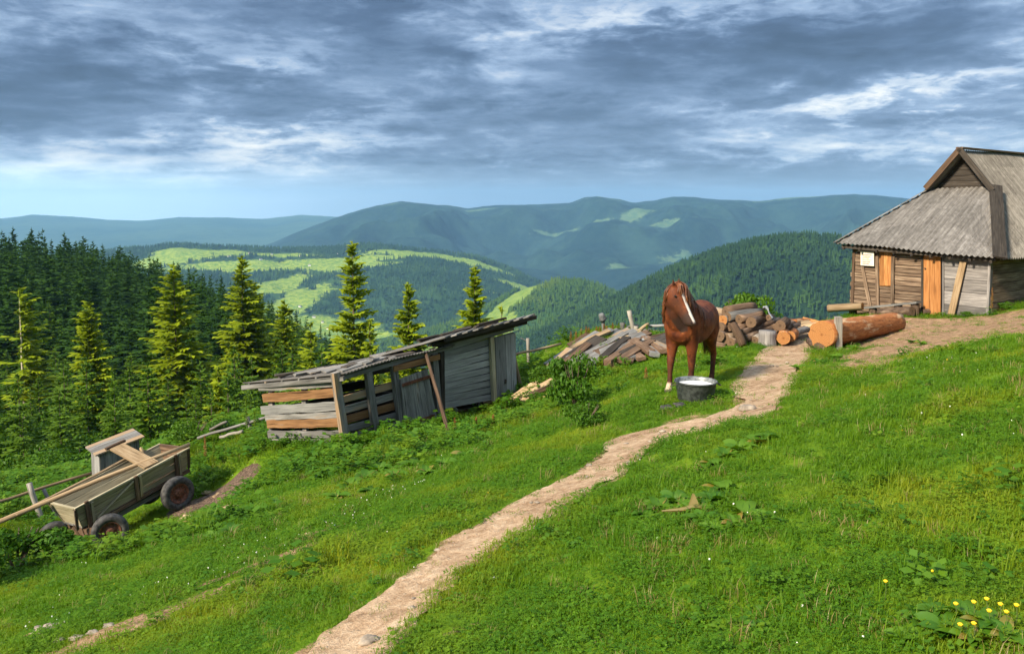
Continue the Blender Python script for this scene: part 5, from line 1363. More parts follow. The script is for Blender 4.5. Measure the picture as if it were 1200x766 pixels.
def wheel(cw_, axis, R_, wd, name='wheel'):
    Mi = Mx.inverted(); c = Mi @ cw_; ax = (Mi.to_3x3() @ axis).normalized()
    r = bpy.data.objects.new(name, None); r.empty_display_size = .1; link(r, cart); r.location = c
    z3 = V3((0, 0, 0))
    m_ = MB(); h = wd / 2
    m_.lathe([(R_ * .60, -h * .8), (R_ * .74, -h), (R_ * .90, -h * .95), (R_ * .985, -h * .62), (R_, 0), (R_ * .985, h * .62), (R_ * .90, h * .95), (R_ * .74, h), (R_ * .60, h * .8), (R_ * .56, 0)], z3, ax, 36, closed=True)
    o = m_.build('tyre', M_RUBBER, None, True); o.parent = r
    m_ = MB(); m_.lathe([(R_ * .60, h * .78), (R_ * .57, h * .86), (R_ * .52, h * .55), (R_ * .40, h * .28), (R_ * .26, h * .36), (R_ * .22, h * .72), (R_ * .12, h * .78), (0, h * .78)], z3, ax, 28)
    m_.lathe([(R_ * .60, -h * .78), (R_ * .50, -h * .5), (R_ * .3, -h * .1), (0, -h * .1)], z3, ax, 28)
    e1 = ax.cross(V3((0.2, .1, 1))).normalized(); e2 = ax.cross(e1)
    o = m_.build('rim', M_RUST, None, True); o.parent = r
    m_ = MB()
    for k in range(8):
        an = k * PI / 4; q = (e1 * math.cos(an) + e2 * math.sin(an)) * R_ * .42; m_.lathe([(.0, 0), (R_ * .055, .001), (R_ * .055, .006), (0, .007)], q + ax * h * .33, ax, 8)
    o = m_.build('rim_hole', M_IRON); o.parent = r
    return r
axw = -cyv; axw.z *= .5; axw.normalize()
w_rr = P(208, 577.5, 15.95); w_fr = P(129, 622, 14.6); w_fl = P(65, 630, 15.35); w_rl = w_rr + cyv * 1.12
axf = (Matrix.Rotation(rad(-24), 3, 'Z') @ axw)
wheel(w_rr, axw, .345, .20); wheel(w_rl, axw, .345, .20); wheel(w_fr, axf, .325, .20); wheel(w_fl, axf, .325, .20)
Mi = Mx.inverted(); a, b, c, d = Mi @ w_rr, Mi @ w_rl, Mi @ w_fr, Mi @ w_fl
m_ = MB(); m_.log(a, b, .045); crt(m_, 'axle', M_IRON); m_ = MB(); m_.log(c, d, .045); crt(m_, 'axle', M_IRON)
for p_, q_ in ((a, b), (c, d)):
    m_ = MB(); m_.beam(p_.lerp(q_, .15) + V3((0, 0, .08)), p_.lerp(q_, .85) + V3((0, 0, .08)), .12, .12); mid = (p_ + q_) / 2
    m_.beam(mid, V3((mid.x, 0, ZB - .03)), .14, .14, (1, 0, 0))
    for y_ in (-.25, .25): m_.beam(V3((mid.x, y_, mid.z)), V3((mid.x, y_, ZB - .03)), .08, .08, (1, 0, 0))
    crt(m_, 'bolster', M_BROWN)
m_ = MB(); m_.beam(a.lerp(b, .5), c.lerp(d, .5), .09, .09); crt(m_, 'reach_pole', M_GREY)
# poles and plank lying on the cart
p = Mx @ V3((-LC, .42, ZT + .06)); q = Mx @ V3((LC + .05, -HT + .02, ZT + .07)); e = p + (p - q).normalized() * 2.6
m_ = MB(); m_.tube([e, e.lerp(p, .5) + V3((0, 0, -.02)), p, p.lerp(q, .33) + V3((0, 0, .02)), p.lerp(q, .66) + V3((0, 0, .015)), q], [.055, .052, .05, .047, .045, .04], 8); tag(m_.build('drawbar_pole', M_TAN, None, True), 'long pale pole lying lengthwise across the cart and past the left border', 'pole')
p = Mx @ V3((LC - .35, HT + .02, ZT + .05)); q = Mx @ V3((-LC + .05, HT + .03, ZT + .05)); pole('thin_pole', p, q + (q - p).normalized() * .6, .03, M_TAN, 'thinner pale pole along the far side of the cart', 'pole')
pk = empty('loose_plank', Mx @ V3((.2, 0, ZT)), 'wide pale plank laid crosswise over the cart with one end raised', 'plank')
a = Mx @ V3((.40, -HT + .05, ZT + .045)); b = P(135, 522, 16.9)
m_ = MB(); m_.beam(a, b, .30, .035, cz_, n=6, jit=.006); under(m_.build('plank', M_TAN), pk)
dd_ = (b - a).normalized(); sd_ = dd_.cross(cz_).normalized(); m_ = MB(); m_.beam(b - sd_ * .21 + cz_ * .03 - dd_ * .03, b + sd_ * .21 + cz_ * .03 - dd_ * .03, .09, .05, cz_); under(m_.build('batten', M_BROWN), pk)
m_ = MB(); m_.beam(Mx @ V3((LC - .55, HB - .05, ZB + .05)), Mx @ V3((LC - .42, HT + .02, ZT + .14)), .09, .03, cx_); tag(m_.build('loose_board', M_TAN), 'short board leaning upright inside the rear of the cart', 'board')
# ------------------------------------------------------------------ the little hut behind the cart
hut = empty('small_hut', (P(132, 540, 18.6).x, 18.6, gz(P(132, 540, 18.6).x, 18.6)), 'tiny grey board hut with a pitched lid roof behind the cart', 'hut')
cor = [P(100, 523, 18.2), P(155.5, 501.5, 18.9), P(169.5, 511, 18.3), P(112, 533, 17.6)]
def hutp(m_, n_, mt): return under(m_.build(n_, mt), hut)
m_ = MB()
for k in range(4):
    t0, t1 = k / 4 + .004, (k + 1) / 4 - .006
    a, b, c, d = cor[0].lerp(cor[3], t0), cor[1].lerp(cor[2], t0), cor[1].lerp(cor[2], t1), cor[0].lerp(cor[3], t1); dn = V3((0, 0, -.035))
    m_.loft([[a, d, d + dn, a + dn], [b, c, c + dn, b + dn]])
hutp(m_, 'roof', M_GREY)
cm = sum(cor, V3()) / 4; ins = [cm + (q - cm) * .80 + V3((0, 0, -.05)) for q in cor]
for (i, j, mt, nm) in [(0, 3, M_SILVER, 'end_wall'), (3, 2, M_GREY, 'front_wall'), (2, 1, M_GREY, 'end_wall'), (1, 0, M_DARK, 'rear_wall')]:
    m_ = MB(); n_ = 3 if nm == 'end_wall' else 7; nrm = (ins[j] - ins[i]).cross(V3((0, 0, 1))).normalized()
    for k in range(n_):
        p_ = ins[i].lerp(ins[j], (k + .5) / n_); g_z = gz(p_.x, p_.y) - .2; m_.beam(V3((p_.x, p_.y, g_z)), p_ + V3((0, 0, .02)), (ins[j] - ins[i]).length / n_ - .006, .025, nrm)
    hutp(m_, nm, mt)

# ------------------------------------------------------------------ dung heap, stones
c = G(250, 593); m_ = MB(); n_ = 40
def heapf(u, v):
    r = u * 1.0; a = v * 2 * PI; x = c.x + r * math.cos(a) * 1.15; y = c.y + r * math.sin(a) * .80
    e = 1 - u; z = gz(x, y) + .17 * (e * e * (3 - 2 * e)) - .01 + .09 * e * (float(fbm(np.array([x * 4]), np.array([y * 4]), 4, 3)[0]) + .1); return (x, y, z)
m_.grid(heapf, 22, 48); tag(m_.build('dung_heap', m_L, None, True), 'low brown dung heap on the grass beside the rear cart wheel', 'dung heap')
def stone(px, py, r, label, group=None, mat=M_STONE, fl=.55):
    p = G(px, py); m_ = MB(); sd_ = random.randint(0, 999)
    def f(u, v):
        th = PI * u; ph = 2 * PI * v; d = V3((math.sin(th) * math.cos(ph), math.sin(th) * math.sin(ph), math.cos(th)))
        k = 1 + 1.1 * float(fbm(np.array([d.x * 1.9 + sd_]), np.array([d.y * 1.6 + d.z * 2.1]), 3, 4)[0]); return p + V3((d.x * r * 1.3 * k, d.y * r * k, d.z * r * fl * k + r * fl * .3))
    m_.grid(f, 9, 14); return tag(m_.build('stone', mat, None, True), label, 'stone', group)
stone(782, 479, .10, 'dark grey stone lying beside the foot of the tub', None, M_RUBBER); stone(797, 475, .08, 'small dark stone against the tub', None, M_RUBBER)
stone(432, 752, .045, 'flat pale stone set in the lower end of the path'); stone(876, 480, .09, 'pale stone in the grass beside the path above the tub')
for px, py, r in [(262, 583, .16), (270, 597, .12), (222, 608, .15), (245, 578, .1)]: stone(px, py, r, 'pale clod lying on the dung heap', 'pale clods on the dung heap', M_TAN, .4)
for px, py, r in [(48, 741, .07), (62, 735, .06), (70, 751, .04), (90, 748, .05), (108, 742, .04), (128, 733, .04)]: stone(px, py, r, 'pale stone bared in the faint track at the lower left', 'stones of the faint track', M_STONE, .4)
for k in range(26):
    i = random.randint(10, NPATH - 60); t = random.uniform(-.9, .9); p_ = PC[i] + _nor[i] * PWN[i] * t; pp = proj((p_[0], p_[1], gz(p_[0], p_[1])))
    stone(pp[0], pp[1], random.uniform(.012, .035), 'small pebble on the trodden path', 'pebbles on the path', M_STONE, .6)

# ------------------------------------------------------------------ tub with whey
c = G(815, 470); tub = empty('metal_tub', c, 'round metal tub filled with white whey in front of the horse', 'tub')
R_ = .325; Ht = .33
m_ = MB(); m_.lathe([(.0, .0), (R_ * .80, .0), (R_ * .84, .03), (R_ * .97, Ht - .02), (R_, Ht), (R_ * 1.03, Ht), (R_ * 1.035, Ht - .014), (R_ * 1.02, Ht - .02)], (0, 0, 0), k=40)
o = m_.build('tub_wall', M_TUBD, None, True); o.parent = tub
m_ = MB(); m_.lathe([(R_ * 1.005, Ht + .003), (R_ * .985, Ht + .004), (R_ * .955, Ht - .03), (R_ * .90, Ht * .55), (R_ * .8, .03), (.0, .02)], (0, 0, 0), k=40); o = m_.build('tub_lining', M_ZINC, None, True); o.parent = tub
m_ = MB(); m_.lathe([(.0, Ht * .80), (R_ * .80, Ht * .80), (R_ * .93, Ht * .792), (R_ * .92, Ht * .7), (.0, Ht * .7)], (0, 0, 0), k=40); o = m_.build('whey', M_MILK, None, False); o.parent = tub
for sgn in (-1, 1):
    m_ = MB(); a = V3((sgn * R_ * 1.0, -.02, Ht - .04)); m_.tube([a + V3((0, -.07, 0)), a + V3((sgn * .05, -.05, -.02)), a + V3((sgn * .06, 0, -.03)), a + V3((sgn * .05, .05, -.02)), a + V3((0, .07, 0))], [.009] * 5, 6); o = m_.build('handle', M_IRON, None, True); o.parent = tub

# ------------------------------------------------------------------ the horse
def horse():
    m_ = MB()
    def ringtube(rows, k=18):
        """rows of centre, lateral axis, other axis, half widths"""
        rings = []
        for c_, e1, r1, e2, r2 in rows: rings.append([V3(c_) + V3(e1) * (r1 * math.cos(2 * PI * j / k)) + V3(e2) * (r2 * math.sin(2 * PI * j / k)) for j in range(k)])
        m_.loft(rings)
    Yv, Zv = (0, 1, 0), (0, 0, 1)
    ringtube([((x, 0, zc), Yv, hw_, Zv, hh_) for x, zc, hh_, hw_ in [(-.80, 1.20, .06, .07), (-.76, 1.18, .18, .17), (-.66, 1.17, .28, .25), (-.50, 1.16, .325, .285), (-.28, 1.13, .33, .30), (-.02, 1.09, .35, .335), (.20, 1.10, .365, .32), (.40, 1.12, .36, .295), (.54, 1.11, .32, .27), (.64, 1.10, .25, .225), (.71, 1.09, .14, .14)]])
    # withers
    ringtube([((x, 0, z_), Yv, .09, Zv, .08) for x, z_ in [(-.05, 1.36), (.12, 1.40), (.26, 1.44), (.40, 1.42)]], 10)
    # neck
    def nk(c_, ax, r1, r2):
        ax = V3(ax).normalized(); e1 = V3((0, 1, 0)); e1 = (e1 - ax * e1.dot(ax)).normalized(); return (c_, e1, r1, ax.cross(e1), r2)
    ringtube([nk((.32, 0, 1.14), (.6, 0, .6), .28, .36), nk((.48, -.01, 1.28), (.6, 0, .8), .255, .34), nk((.60, -.02, 1.44), (.5, 0, .9), .215, .30), nk((.70, -.01, 1.59), (.4, .05, .9), .175, .25), nk((.775, .02, 1.71), (.35, .1, .9), .135, .19), nk((.815, .045, 1.81), (.3, .2, .9), .09, .125)])
    hd = V3((.03, .42, -.90)).normalized(); n_ = V3((.16, .88, .42)); n_ = (n_ - hd * n_.dot(hd)).normalized(); lat = hd.cross(n_)
    P0 = V3((.87, .06, 1.83)); Lh = .70
    rows = []
    for t, dep, wd in [(-.02, .05, .05), (.03, .09, .078), (.14, .125, .095), (.26, .145, .098), (.38, .145, .088), (.50, .115, .070), (.64, .092, .058), (.78, .084, .056), (.90, .08, .056), (.97, .06, .045), (1.0, .03, .025)]:
        dep *= 1.2; wd *= 1.28; rows.append((P0 + hd * (Lh * t) - n_ * dep, lat, wd, n_, dep))
    ringtube(rows, 16)
    ringtube([(P0 + hd * .12 - n_ * .16 + V3((-.10, -.05, -.05)), lat, .085, n_, .10), (P0 + hd * .16 - n_ * .12, lat, .09, n_, .12)], 12)
    for sg in (-1, 1):   # ears
        b = P0 + lat * (sg * .068) - n_ * .05 + V3((0, 0, -.01)); tipv = V3((.10, .02 - sg * .0, .5)) + lat * sg * .12; tipv.normalize()
        f = lat; ringtube([(b - tipv * .03, f, .030, n_, .026), (b + tipv * .045, f, .036, n_, .026), (b + tipv * .09, f, .026, n_, .018), (b + tipv * .135, f, .008, n_, .008)], 10)
    # legs
    def leg(pts, k=12):
        rows = []
        for i, (p_, r1, r2) in enumerate(pts): rows.append((p_, (0, 1, 0), r1 * 1.2, (1, 0, 0), r2 * 1.18))
        ringtube(rows, k)
    LG['f'] = []; LG['h'] = []
    for sg, dx_ in ((-1, .10), (1, -.06)):
        y = sg * .145
        leg([((.46, y * .9, 1.12), .10, .17), ((.45, y, .95), .10, .145), ((.44 + dx_ * .3, y, .80), .082, .105), ((.45 + dx_ * .6, y, .62), .058, .070), ((.46 + dx_ * .8, y, .50), .052, .058), ((.46 + dx_ * .85, y, .44), .045, .050), ((.455 + dx_, y, .30), .034, .038), ((.455 + dx_, y, .17), .036, .042), ((.475 + dx_, y, .12), .038, .044), ((.495 + dx_, y, .075), .040, .046), ((.505 + dx_, y, .045), .050, .060), ((.512 + dx_, y, .0), .058, .070)])
    for sg, dx_ in ((-1, .10), (1, -.05)):
        y = sg * .155
        leg([((-.50, y * .8, 1.16), .13, .22), ((-.48 + dx_ * .2, y, .98), .12, .20), ((-.47 + dx_ * .3, y, .84), .10, .145), ((-.54 + dx_ * .6, y, .70), .07, .092), ((-.63 + dx_ * .8, y, .585), .050, .066), ((-.675 + dx_, y, .52), .045, .060), ((-.665 + dx_, y, .46), .042, .050), ((-.645 + dx_, y, .32), .036, .041), ((-.63 + dx_, y, .18), .038, .044), ((-.61 + dx_, y, .12), .038, .045), ((-.59 + dx_, y, .075), .042, .048), ((-.58 + dx_, y, .045), .052, .060), ((-.572 + dx_, y, .0), .060, .070)])
    o = m_.build('horse', []); me0 = o.data
    rm = o.modifiers.new('union', 'REMESH'); rm.mode = 'VOXEL'; rm.voxel_size = .0135
    sm = o.modifiers.new('soft', 'SMOOTH'); sm.factor = .5; sm.iterations = 22
    dg = bpy.context.evaluated_depsgraph_get(); ev = o.evaluated_get(dg); me = bpy.data.meshes.new_from_object(ev)
    o.modifiers.clear(); o.data = me; me.name = 'horse'
    n = len(me.vertices); co_ = np.empty(n * 3, np.float32); me.vertices.foreach_get('co', co_); co_ = co_.reshape(-1, 3)
    me.polygons.foreach_set('use_smooth', np.ones(len(me.polygons), bool))
    q = co_ - np.array(P0); t = q @ np.array(hd) / Lh; dn = q @ np.array(n_); la = q @ np.array(lat)
    onhead = (t > -.05) & (t < 1.05) & (np.abs(la) < .16) & (dn < .06) & (dn > -.37) & (co_[:, 0] > .60)
    wid = .024 + .012 * np.sin(np.clip(t, 0, 1) * 3) + .006 * (t > .7)
    blaze = sstep(wid + .010, wid, np.abs(la + .004)) * sstep(-.06, -.035, dn) * sstep(.16, .24, t) * sstep(.97, .88, t) * onhead
    dark = np.maximum(sstep(.52, .78, t) * onhead, .55 * sstep(.16, .4, t) * sstep(-.02, -.10, dn) * onhead)
    lowleg = sstep(.62, .30, co_[:, 2]) * .55
    dark = np.maximum(dark, lowleg * (co_[:, 2] < .62))
    hoof = sstep(.055, .045, co_[:, 2])
    sock = sstep(.17, .13, co_[:, 2]) * (co_[:, 0] > 0) * (co_[:, 1] < 0)
    for nm, a_ in (('blaze', blaze), ('dark', dark * (1 - blaze)), ('hoof', hoof), ('sock', sock)):
        at = me.attributes.new(nm, 'FLOAT', 'POINT'); at.data.foreach_set('value', a_.astype(np.float32))
    mt, nn_ = newmat('chestnut_coat'); pos = nn_.n('ShaderNodeTexCoord').outputs['Object']
    f = nn_.noise(pos, 5, 5, .6); f2 = nn_.noise(nn_.mapping(pos, (40, 40, 9)), 3, 3, .6)
    c = nn_.mix(nn_.mr(f, .35, .65), (.075, .016, .005), (.135, .034, .009)); c = nn_.mix(nn_.m('MULTIPLY', f2, .25), c, (.22, .075, .024))
    f3 = nn_.noise(nn_.mapping(pos, (1, 1, .7), (3, 1, 2)), 9, 5, .65); c = nn_.mix(nn_.mr(f3, .48, .66), c, (.050, .012, .005)); c = nn_.mix(nn_.mr(f3, .42, .30), c, (.27, .085, .024))
    c = nn_.mix(attr(nn_, 'dark'), c, (.035, .018, .013)); c = nn_.mix(attr(nn_, 'sock'), c, (.42, .32, .24)); c = nn_.mix(attr(nn_, 'blaze'), c, (.62, .57, .53)); c = nn_.mix(attr(nn_, 'hoof'), c, (.13, .10, .08))
    finish(nn_, c, .62, nn_.m('ADD', f2, f3), .35, .006, .22)
    me.materials.append(mt)
    ex = V3((-.53, -.85, 0)).normalized(); eyv = V3((.85, -.53, 0)).normalized()
    bx, by = 3.17 * .968, 13.98 * .968
    fz = np.mean([gz(bx + ex.x * .5, by + ex.y * .5), gz(bx - ex.x * .6, by - ex.y * .6)])
    zf, zb_ = gz(bx + ex.x * .5, by + ex.y * .5), gz(bx - ex.x * .6, by - ex.y * .6)
    exx = (ex * 1.1 + V3((0, 0, zf - zb_))).normalized(); up = exx.cross(eyv).normalized(); eyv = up.cross(exx)
    sc = 1.0
    mw = Matrix(((exx.x * sc, eyv.x * sc * 1.09, up.x * sc, bx), (exx.y * sc, eyv.y * sc * 1.09, up.y * sc, by), (exx.z * sc, eyv.z * sc * 1.09, up.z * sc, fz - .015), (0, 0, 0, 1)))
    o.matrix_world = mw
    tag(o, 'chestnut horse with a white blaze standing by the tub and looking down', 'horse')
    # hair
    hm, hn = newmat('chestnut_hair'); isl = hn.n('ShaderNodeNewGeometry').outputs['Random Per Island']
    finish(hn, hn.ramp(isl, [(0, (.06, .017, .006)), (.5, (.13, .040, .012)), (1, (.24, .088, .028))]), .45, None, spec=.5)
    rr = random.Random(3)
    def strand(mb, pts, r): mb.tube(pts, [r, r * 1.1, r, r * .8, r * .2][:len(pts)], 4)
    mn = MB(); fl_ = MB(); tl = MB()
    crest = [V3((.12, 0, 1.47)), V3((.24, 0, 1.52)), V3((.34, -.01, 1.61)), V3((.46, -.01, 1.71)), V3((.59, .01, 1.80)), V3((.71, .03, 1.865)), V3((.81, .05, 1.885))]
    nwid = [.27, .26, .235, .205, .17, .14, .11]
    for k in range(380):
        t = rr.random() * (len(crest) - 1.01); i = int(t); f = t - i; p_ = crest[i].lerp(crest[i + 1], f); w_ = nwid[i] + (nwid[i + 1] - nwid[i]) * f; ln = rr.uniform(.30, .50) * (1 if i < 5 else .7); sd_ = -1 if rr.random() < .9 else 1
        o_ = rr.uniform(.0, .03); q = lambda: V3((rr.uniform(-.02, .02), 0, 0))
        strand(mn, [p_ + V3((0, rr.uniform(-.03, .02), -.015)), p_ + V3((.03, sd_ * (w_ * .55 + o_), -.045)), p_ + V3((.09, sd_ * (w_ * .92 + o_), -ln * .40)) + q(), p_ + V3((.15, sd_ * (w_ + .02 + o_), -ln * .72)) + q(), p_ + V3((.18, sd_ * (w_ + .03 + o_), -ln)) + q()], .010)
    for k in range(34):
        st = P0 + lat * rr.uniform(-.045, .045) - n_ * rr.uniform(.0, .05) + V3((0, 0, .02)); ln = rr.uniform(.12, .24); sp = rr.uniform(.2, .8)
        strand(fl_, [st, st + hd * ln * .3 + n_ * .028 - lat * 0 + lat * .02 * sp, st + hd * ln * .6 + n_ * .02 + lat * .05 * sp, st + hd * ln * .85 + n_ * .005 + lat * .075 * sp, st + hd * ln + lat * .085 * sp], .008)
    for k in range(150):
        a = rr.random() * 6.28; r = rr.random() * .06; ln = rr.uniform(.55, .85); b = V3((-.80 + r * math.cos(a) * .4, r * math.sin(a) * .6, 1.30 + r * .3)); dr = V3((rr.uniform(-.05, .05), rr.uniform(-.07, .07), 0))
        strand(tl, [b, b + V3((-.07, 0, -.08)) + dr * .3, b + V3((-.10, 0, -ln * .4)) + dr * .8, b + V3((-.08, 0, -ln * .75)) + dr, b + V3((-.06, 0, -ln)) + dr * .7], .010)
    for nm, b in (('mane', mn), ('forelock', fl_), ('tail', tl)):
        h_ = b.build(nm, hm, None, True); h_.parent = o
    for sg in (-1, 1):
        c_ = P0 + hd * (.25 * Lh) + lat * (sg * .112) - n_ * .075; e_ = MB()
        e_.lathe([(0, -.02), (.014, -.014), (.020, 0), (.014, .014), (0, .02)], c_, lat, 12); h_ = e_.build('eye', M_EYE, None, True); h_.parent = o
        c_ = P0 + hd * (.93 * Lh) + lat * (sg * .054) - n_ * .04; e_ = MB(); e_.lathe([(0, -.012), (.010, -.006), (.013, 0), (.009, .006), (0, .010)], c_, lat, 10); h_ = e_.build('nostril', M_EYE, None, True); h_.parent = o
    return o
LG = {}
M_EYE, _q = newmat('dark_eye'); finish(_q, (.008, .006, .005), .12, None, spec=.6)
horse()


# ------------------------------------------------------------------ grass, clover, weeds
def blades(seed, n_, R, h0, h1, w0, lean=.5, seg=2):
    rng = np.random.default_rng(seed); V = []; Fc = []
    for i in range(n_):
        a = rng.random() * 6.28; r = R * math.sqrt(rng.random()); b = np.array([r * math.cos(a), r * math.sin(a), -.01]); h = rng.uniform(h0, h1); th = rng.random() * 6.28
        d = np.array([math.cos(th), math.sin(th), 0]); sd_ = np.array([-math.sin(th), math.cos(th), 0]); w_ = w0 * rng.uniform(.7, 1.3); l = lean * rng.uniform(.2, 1.2) * h
        m0 = b + d * l * .35 + np.array([0, 0, h * .62]); tp = b + d * l + np.array([0, 0, h * rng.uniform(.8, 1.)])
        k = len(V); V += [b - sd_ * w_, b + sd_ * w_, m0 + sd_ * w_ * .75, m0 - sd_ * w_ * .75, tp]; Fc += [(k, k + 1, k + 2, k + 3), (k + 3, k + 2, k + 4)]
    return V, Fc
def leaflets(seed, n_, R, h0, h1, s0, s1, tri=True):
    rng = np.random.default_rng(seed); V = []; Fc = []
    for i in range(n_):
        a = rng.random() * 6.28; r = R * math.sqrt(rng.random()); c = np.array([r * math.cos(a), r * math.sin(a), rng.uniform(h0, h1)])
        for q in range(3 if tri else 1):
            th = a + q * 2.1 + rng.uniform(-.3, .3); d = np.array([math.cos(th), math.sin(th), rng.uniform(-.35, .35)]); sd_ = np.array([-math.sin(th), math.cos(th), rng.uniform(-.3, .3)]); l = rng.uniform(s0, s1)
            k = len(V); V += [c, c + d * l * .55 - sd_ * l * .42, c + d * l, c + d * l * .55 + sd_ * l * .42]; Fc.append((k, k + 1, k + 2, k + 3))
    return V, Fc
def pm(name, arr, mat): return npmesh(name, arr[0], arr[1], [mat])
g_pro = [pm('grass_tuft', blades(1, 50, .10, .018, .045, .0022), M_GRASS), pm('grass_tuft', blades(2, 44, .10, .02, .06, .0024, .8), M_GRASS), pm('grass_tuft', blades(3, 50, .11, .015, .04, .0022, 1.), M_GRASS),
         pm('clover_patch', leaflets(4, 48, .11, .010, .036, .007, .012), M_CLOVER), pm('clover_patch', leaflets(5, 36, .11, .010, .042, .009, .016), M_CLOVER), pm('dry_tuft', blades(6, 22, .09, .03, .10, .0018, .9), M_DRYG),
         pm('leaf_patch', leaflets(7, 14, .10, .012, .045, .02, .04, False), M_WEED), pm('grass_tuft', blades(8, 30, .09, .04, .11, .0024, .6), M_GRASS)]
def spread_pts(d0, d1, dens, seed, umin=-.98, umax=1.12):
    rng = np.random.default_rng(seed); area = (umax - umin) * (d1 ** 2 - d0 ** 2) / 2; n_ = int(area * dens)
    y = np.sqrt(rng.random(n_) * (d1 ** 2 - d0 ** 2) + d0 ** 2); x = (umin + (umax - umin) * rng.random(n_)) * y
    return x, y, rng
GP, GR, GS, GK = [], [], [], []  # grass
for d0, d1, dens, sc, seed in [(1.2, 6.5, 300, .95, 1), (6.5, 11, 190, 1.15, 2), (11, 17, 110, 1.45, 3), (17, 30, 55, 1.9, 4)]:
    x, y, rng = spread_pts(d0, d1, dens, seed)
    b = bare(x, y); keep = rng.random(len(x)) > b * .985 - .02; keep &= np.hypot((x - DUNG[0]) / 1.05, (y - DUNG[1]) / .72) > 1 + .2 * (vnoise(x * 5, y * 5, 3) - .5)
    fp = np.array([C0.x, C0.y]); rel = np.stack([x, y], 1) - fp; s_ = rel @ np.array(ES[:2]); f_ = rel @ np.array(EF[:2]); keep &= ~((s_ > -.05) & (s_ < HL) & (f_ > -.05) & (f_ < HWID))
    rel = np.stack([x, y], 1) - np.array([A.x, A.y]); l_ = rel @ np.array(EL[:2]); q_ = rel @ np.array([-EL.y, EL.x]); keep &= ~((l_ > .1) & (l_ < Ls - .1) & (q_ > .1) & (q_ < 2.0))
    x, y, b = x[keep], y[keep], b[keep]; n_ = len(x); z = ground(x, y)
    pn = fbm(x * .55, y * .55, 3, 91); pn2 = fbm(x * .9 + 40, y * .9, 3, 92)
    r_ = rng.random(n_); pk = rng.integers(0, 3, n_)
    pk = np.where(r_ < .34 + pn * 1.1, np.where(rng.random(n_) < .5, 3, 4), pk)
    pk = np.where((rng.random(n_) < .030 + .10 * np.clip(b, 0, 1) + .18 * np.clip(pn2 - .12, 0, 1)), 5, pk)
    pk = np.where(rng.random(n_) < .055 + .2 * np.clip(-pn2 - .1, 0, 1), 6, pk); pk = np.where(rng.random(n_) < .03 + .2 * np.clip(pn2 - .1, 0, 1), 7, pk)
    s0 = sc * rng.uniform(.7, 1.3, n_) * (1 + .5 * pn) * (1 - .45 * np.clip(b, 0, 1)); clm = np.clip(fbm(x * 1.9, y * 1.9, 3, 55), -.3, .5); hz = s0 * rng.uniform(.7, 1.3, n_) / sc ** .45 * (1 + 1.3 * clm)
    GP.append(np.stack([x, y, z], 1)); GR.append(np.stack([rng.uniform(-.15, .15, n_), rng.uniform(-.15, .15, n_), rng.random(n_) * 6.28], 1)); GS.append(np.stack([s0, s0, hz], 1)); GK.append(pk)
gn_scatter('grass', np.concatenate(GP), np.concatenate(GR), np.concatenate(GS), np.concatenate(GK), g_pro, 'short green meadow grass mixed with clover', 'grass')
print('grass', sum(len(a) for a in GP))

# weeds: broad leaved growth between shed, cart and meadow
w_pro = [pm('weed', leaflets(11, 26, .14, .03, .20, .05, .10, False), M_WEED), pm('weed', leaflets(12, 34, .15, .04, .26, .035, .07, True), M_WEED), pm('weed', leaflets(13, 16, .14, .05, .22, .09, .15, False), M_DOCK), pm('weed', blades(14, 40, .12, .12, .32, .004, .5), M_GRASS)]
def near_line(x, y, pts, w_):
    q = np.array([base_hit(*p) for p in pts]); d = np.full(len(x), 1e9)
    for a, b in zip(q, q[1:]):
        ab = b - a; t = np.clip(((x - a[0]) * ab[0] + (y - a[1]) * ab[1]) / (ab @ ab), 0, 1); d = np.minimum(d, np.hypot(x - a[0] - t * ab[0], y - a[1] - t * ab[1]))
    return np.clip(1 - d / w_, 0, 1)
x, y, rng = spread_pts(3.5, 27, 46, 21, -.80, .75)
wm = np.maximum(near_line(x, y, [(330, 560), (400, 545), (470, 540), (540, 515), (600, 495), (660, 478)], 1.5), near_line(x, y, [(310, 525), (410, 525), (470, 512), (540, 488), (640, 462), (700, 440)], 1.0))
wm = np.maximum(wm, near_line(x, y, [(5, 672), (60, 668), (120, 655), (200, 634), (290, 612)], .8)); wm = np.maximum(wm, near_line(x, y, [(180, 560), (240, 545), (300, 530)], 1.6))
wm = np.maximum(wm, .5 * near_line(x, y, [(618, 430), (650, 408), (690, 396)], .7)); wm = np.maximum(wm, .8 * near_line(x, y, [(0, 610), (60, 590), (100, 570)], 1.6))
wm = np.maximum(wm, .6 * (y > 19) * (x < .6)); wm = np.maximum(wm, .35 * near_line(x, y, [(690, 470), (770, 440), (860, 425)], .8))
ptc = fbm(x * .45, y * .45, 3, 83); wm = np.maximum(wm, np.clip(ptc + .03, 0, .4) * .80)
keep = rng.random(len(x)) < wm * (1.0 + 1.8 * fbm(x * .8, y * .8, 3, 61)) * .62
keep &= bare(x, y) < .3
keep &= np.hypot((x - DUNG[0]) / 1.3, (y - DUNG[1] + .3) / 1.2) > 1
for q_c, q_r in ((w_rr, 1.0), (w_fr, .75), ((w_rr + w_fr) / 2, 1.0)):
    keep &= np.hypot(x - q_c.x - .25, y - q_c.y + .35) > q_r
rel = np.stack([x, y], 1) - np.array([A.x, A.y]); l_ = rel @ np.array(EL[:2]); q_ = rel @ np.array([-EL.y, EL.x]); keep &= ~((l_ > .0) & (l_ < Ls) & (q_ > -.1) & (q_ < 2.0))
x, y = x[keep], y[keep]; n_ = len(x); s0 = rng.uniform(.6, 1.25, n_) * np.where(y > 20.5, 1.35, 1.) * np.where(wm[keep] < .25, .42, 1.); pk = rng.choice(4, n_, p=[.36, .34, .14, .16])
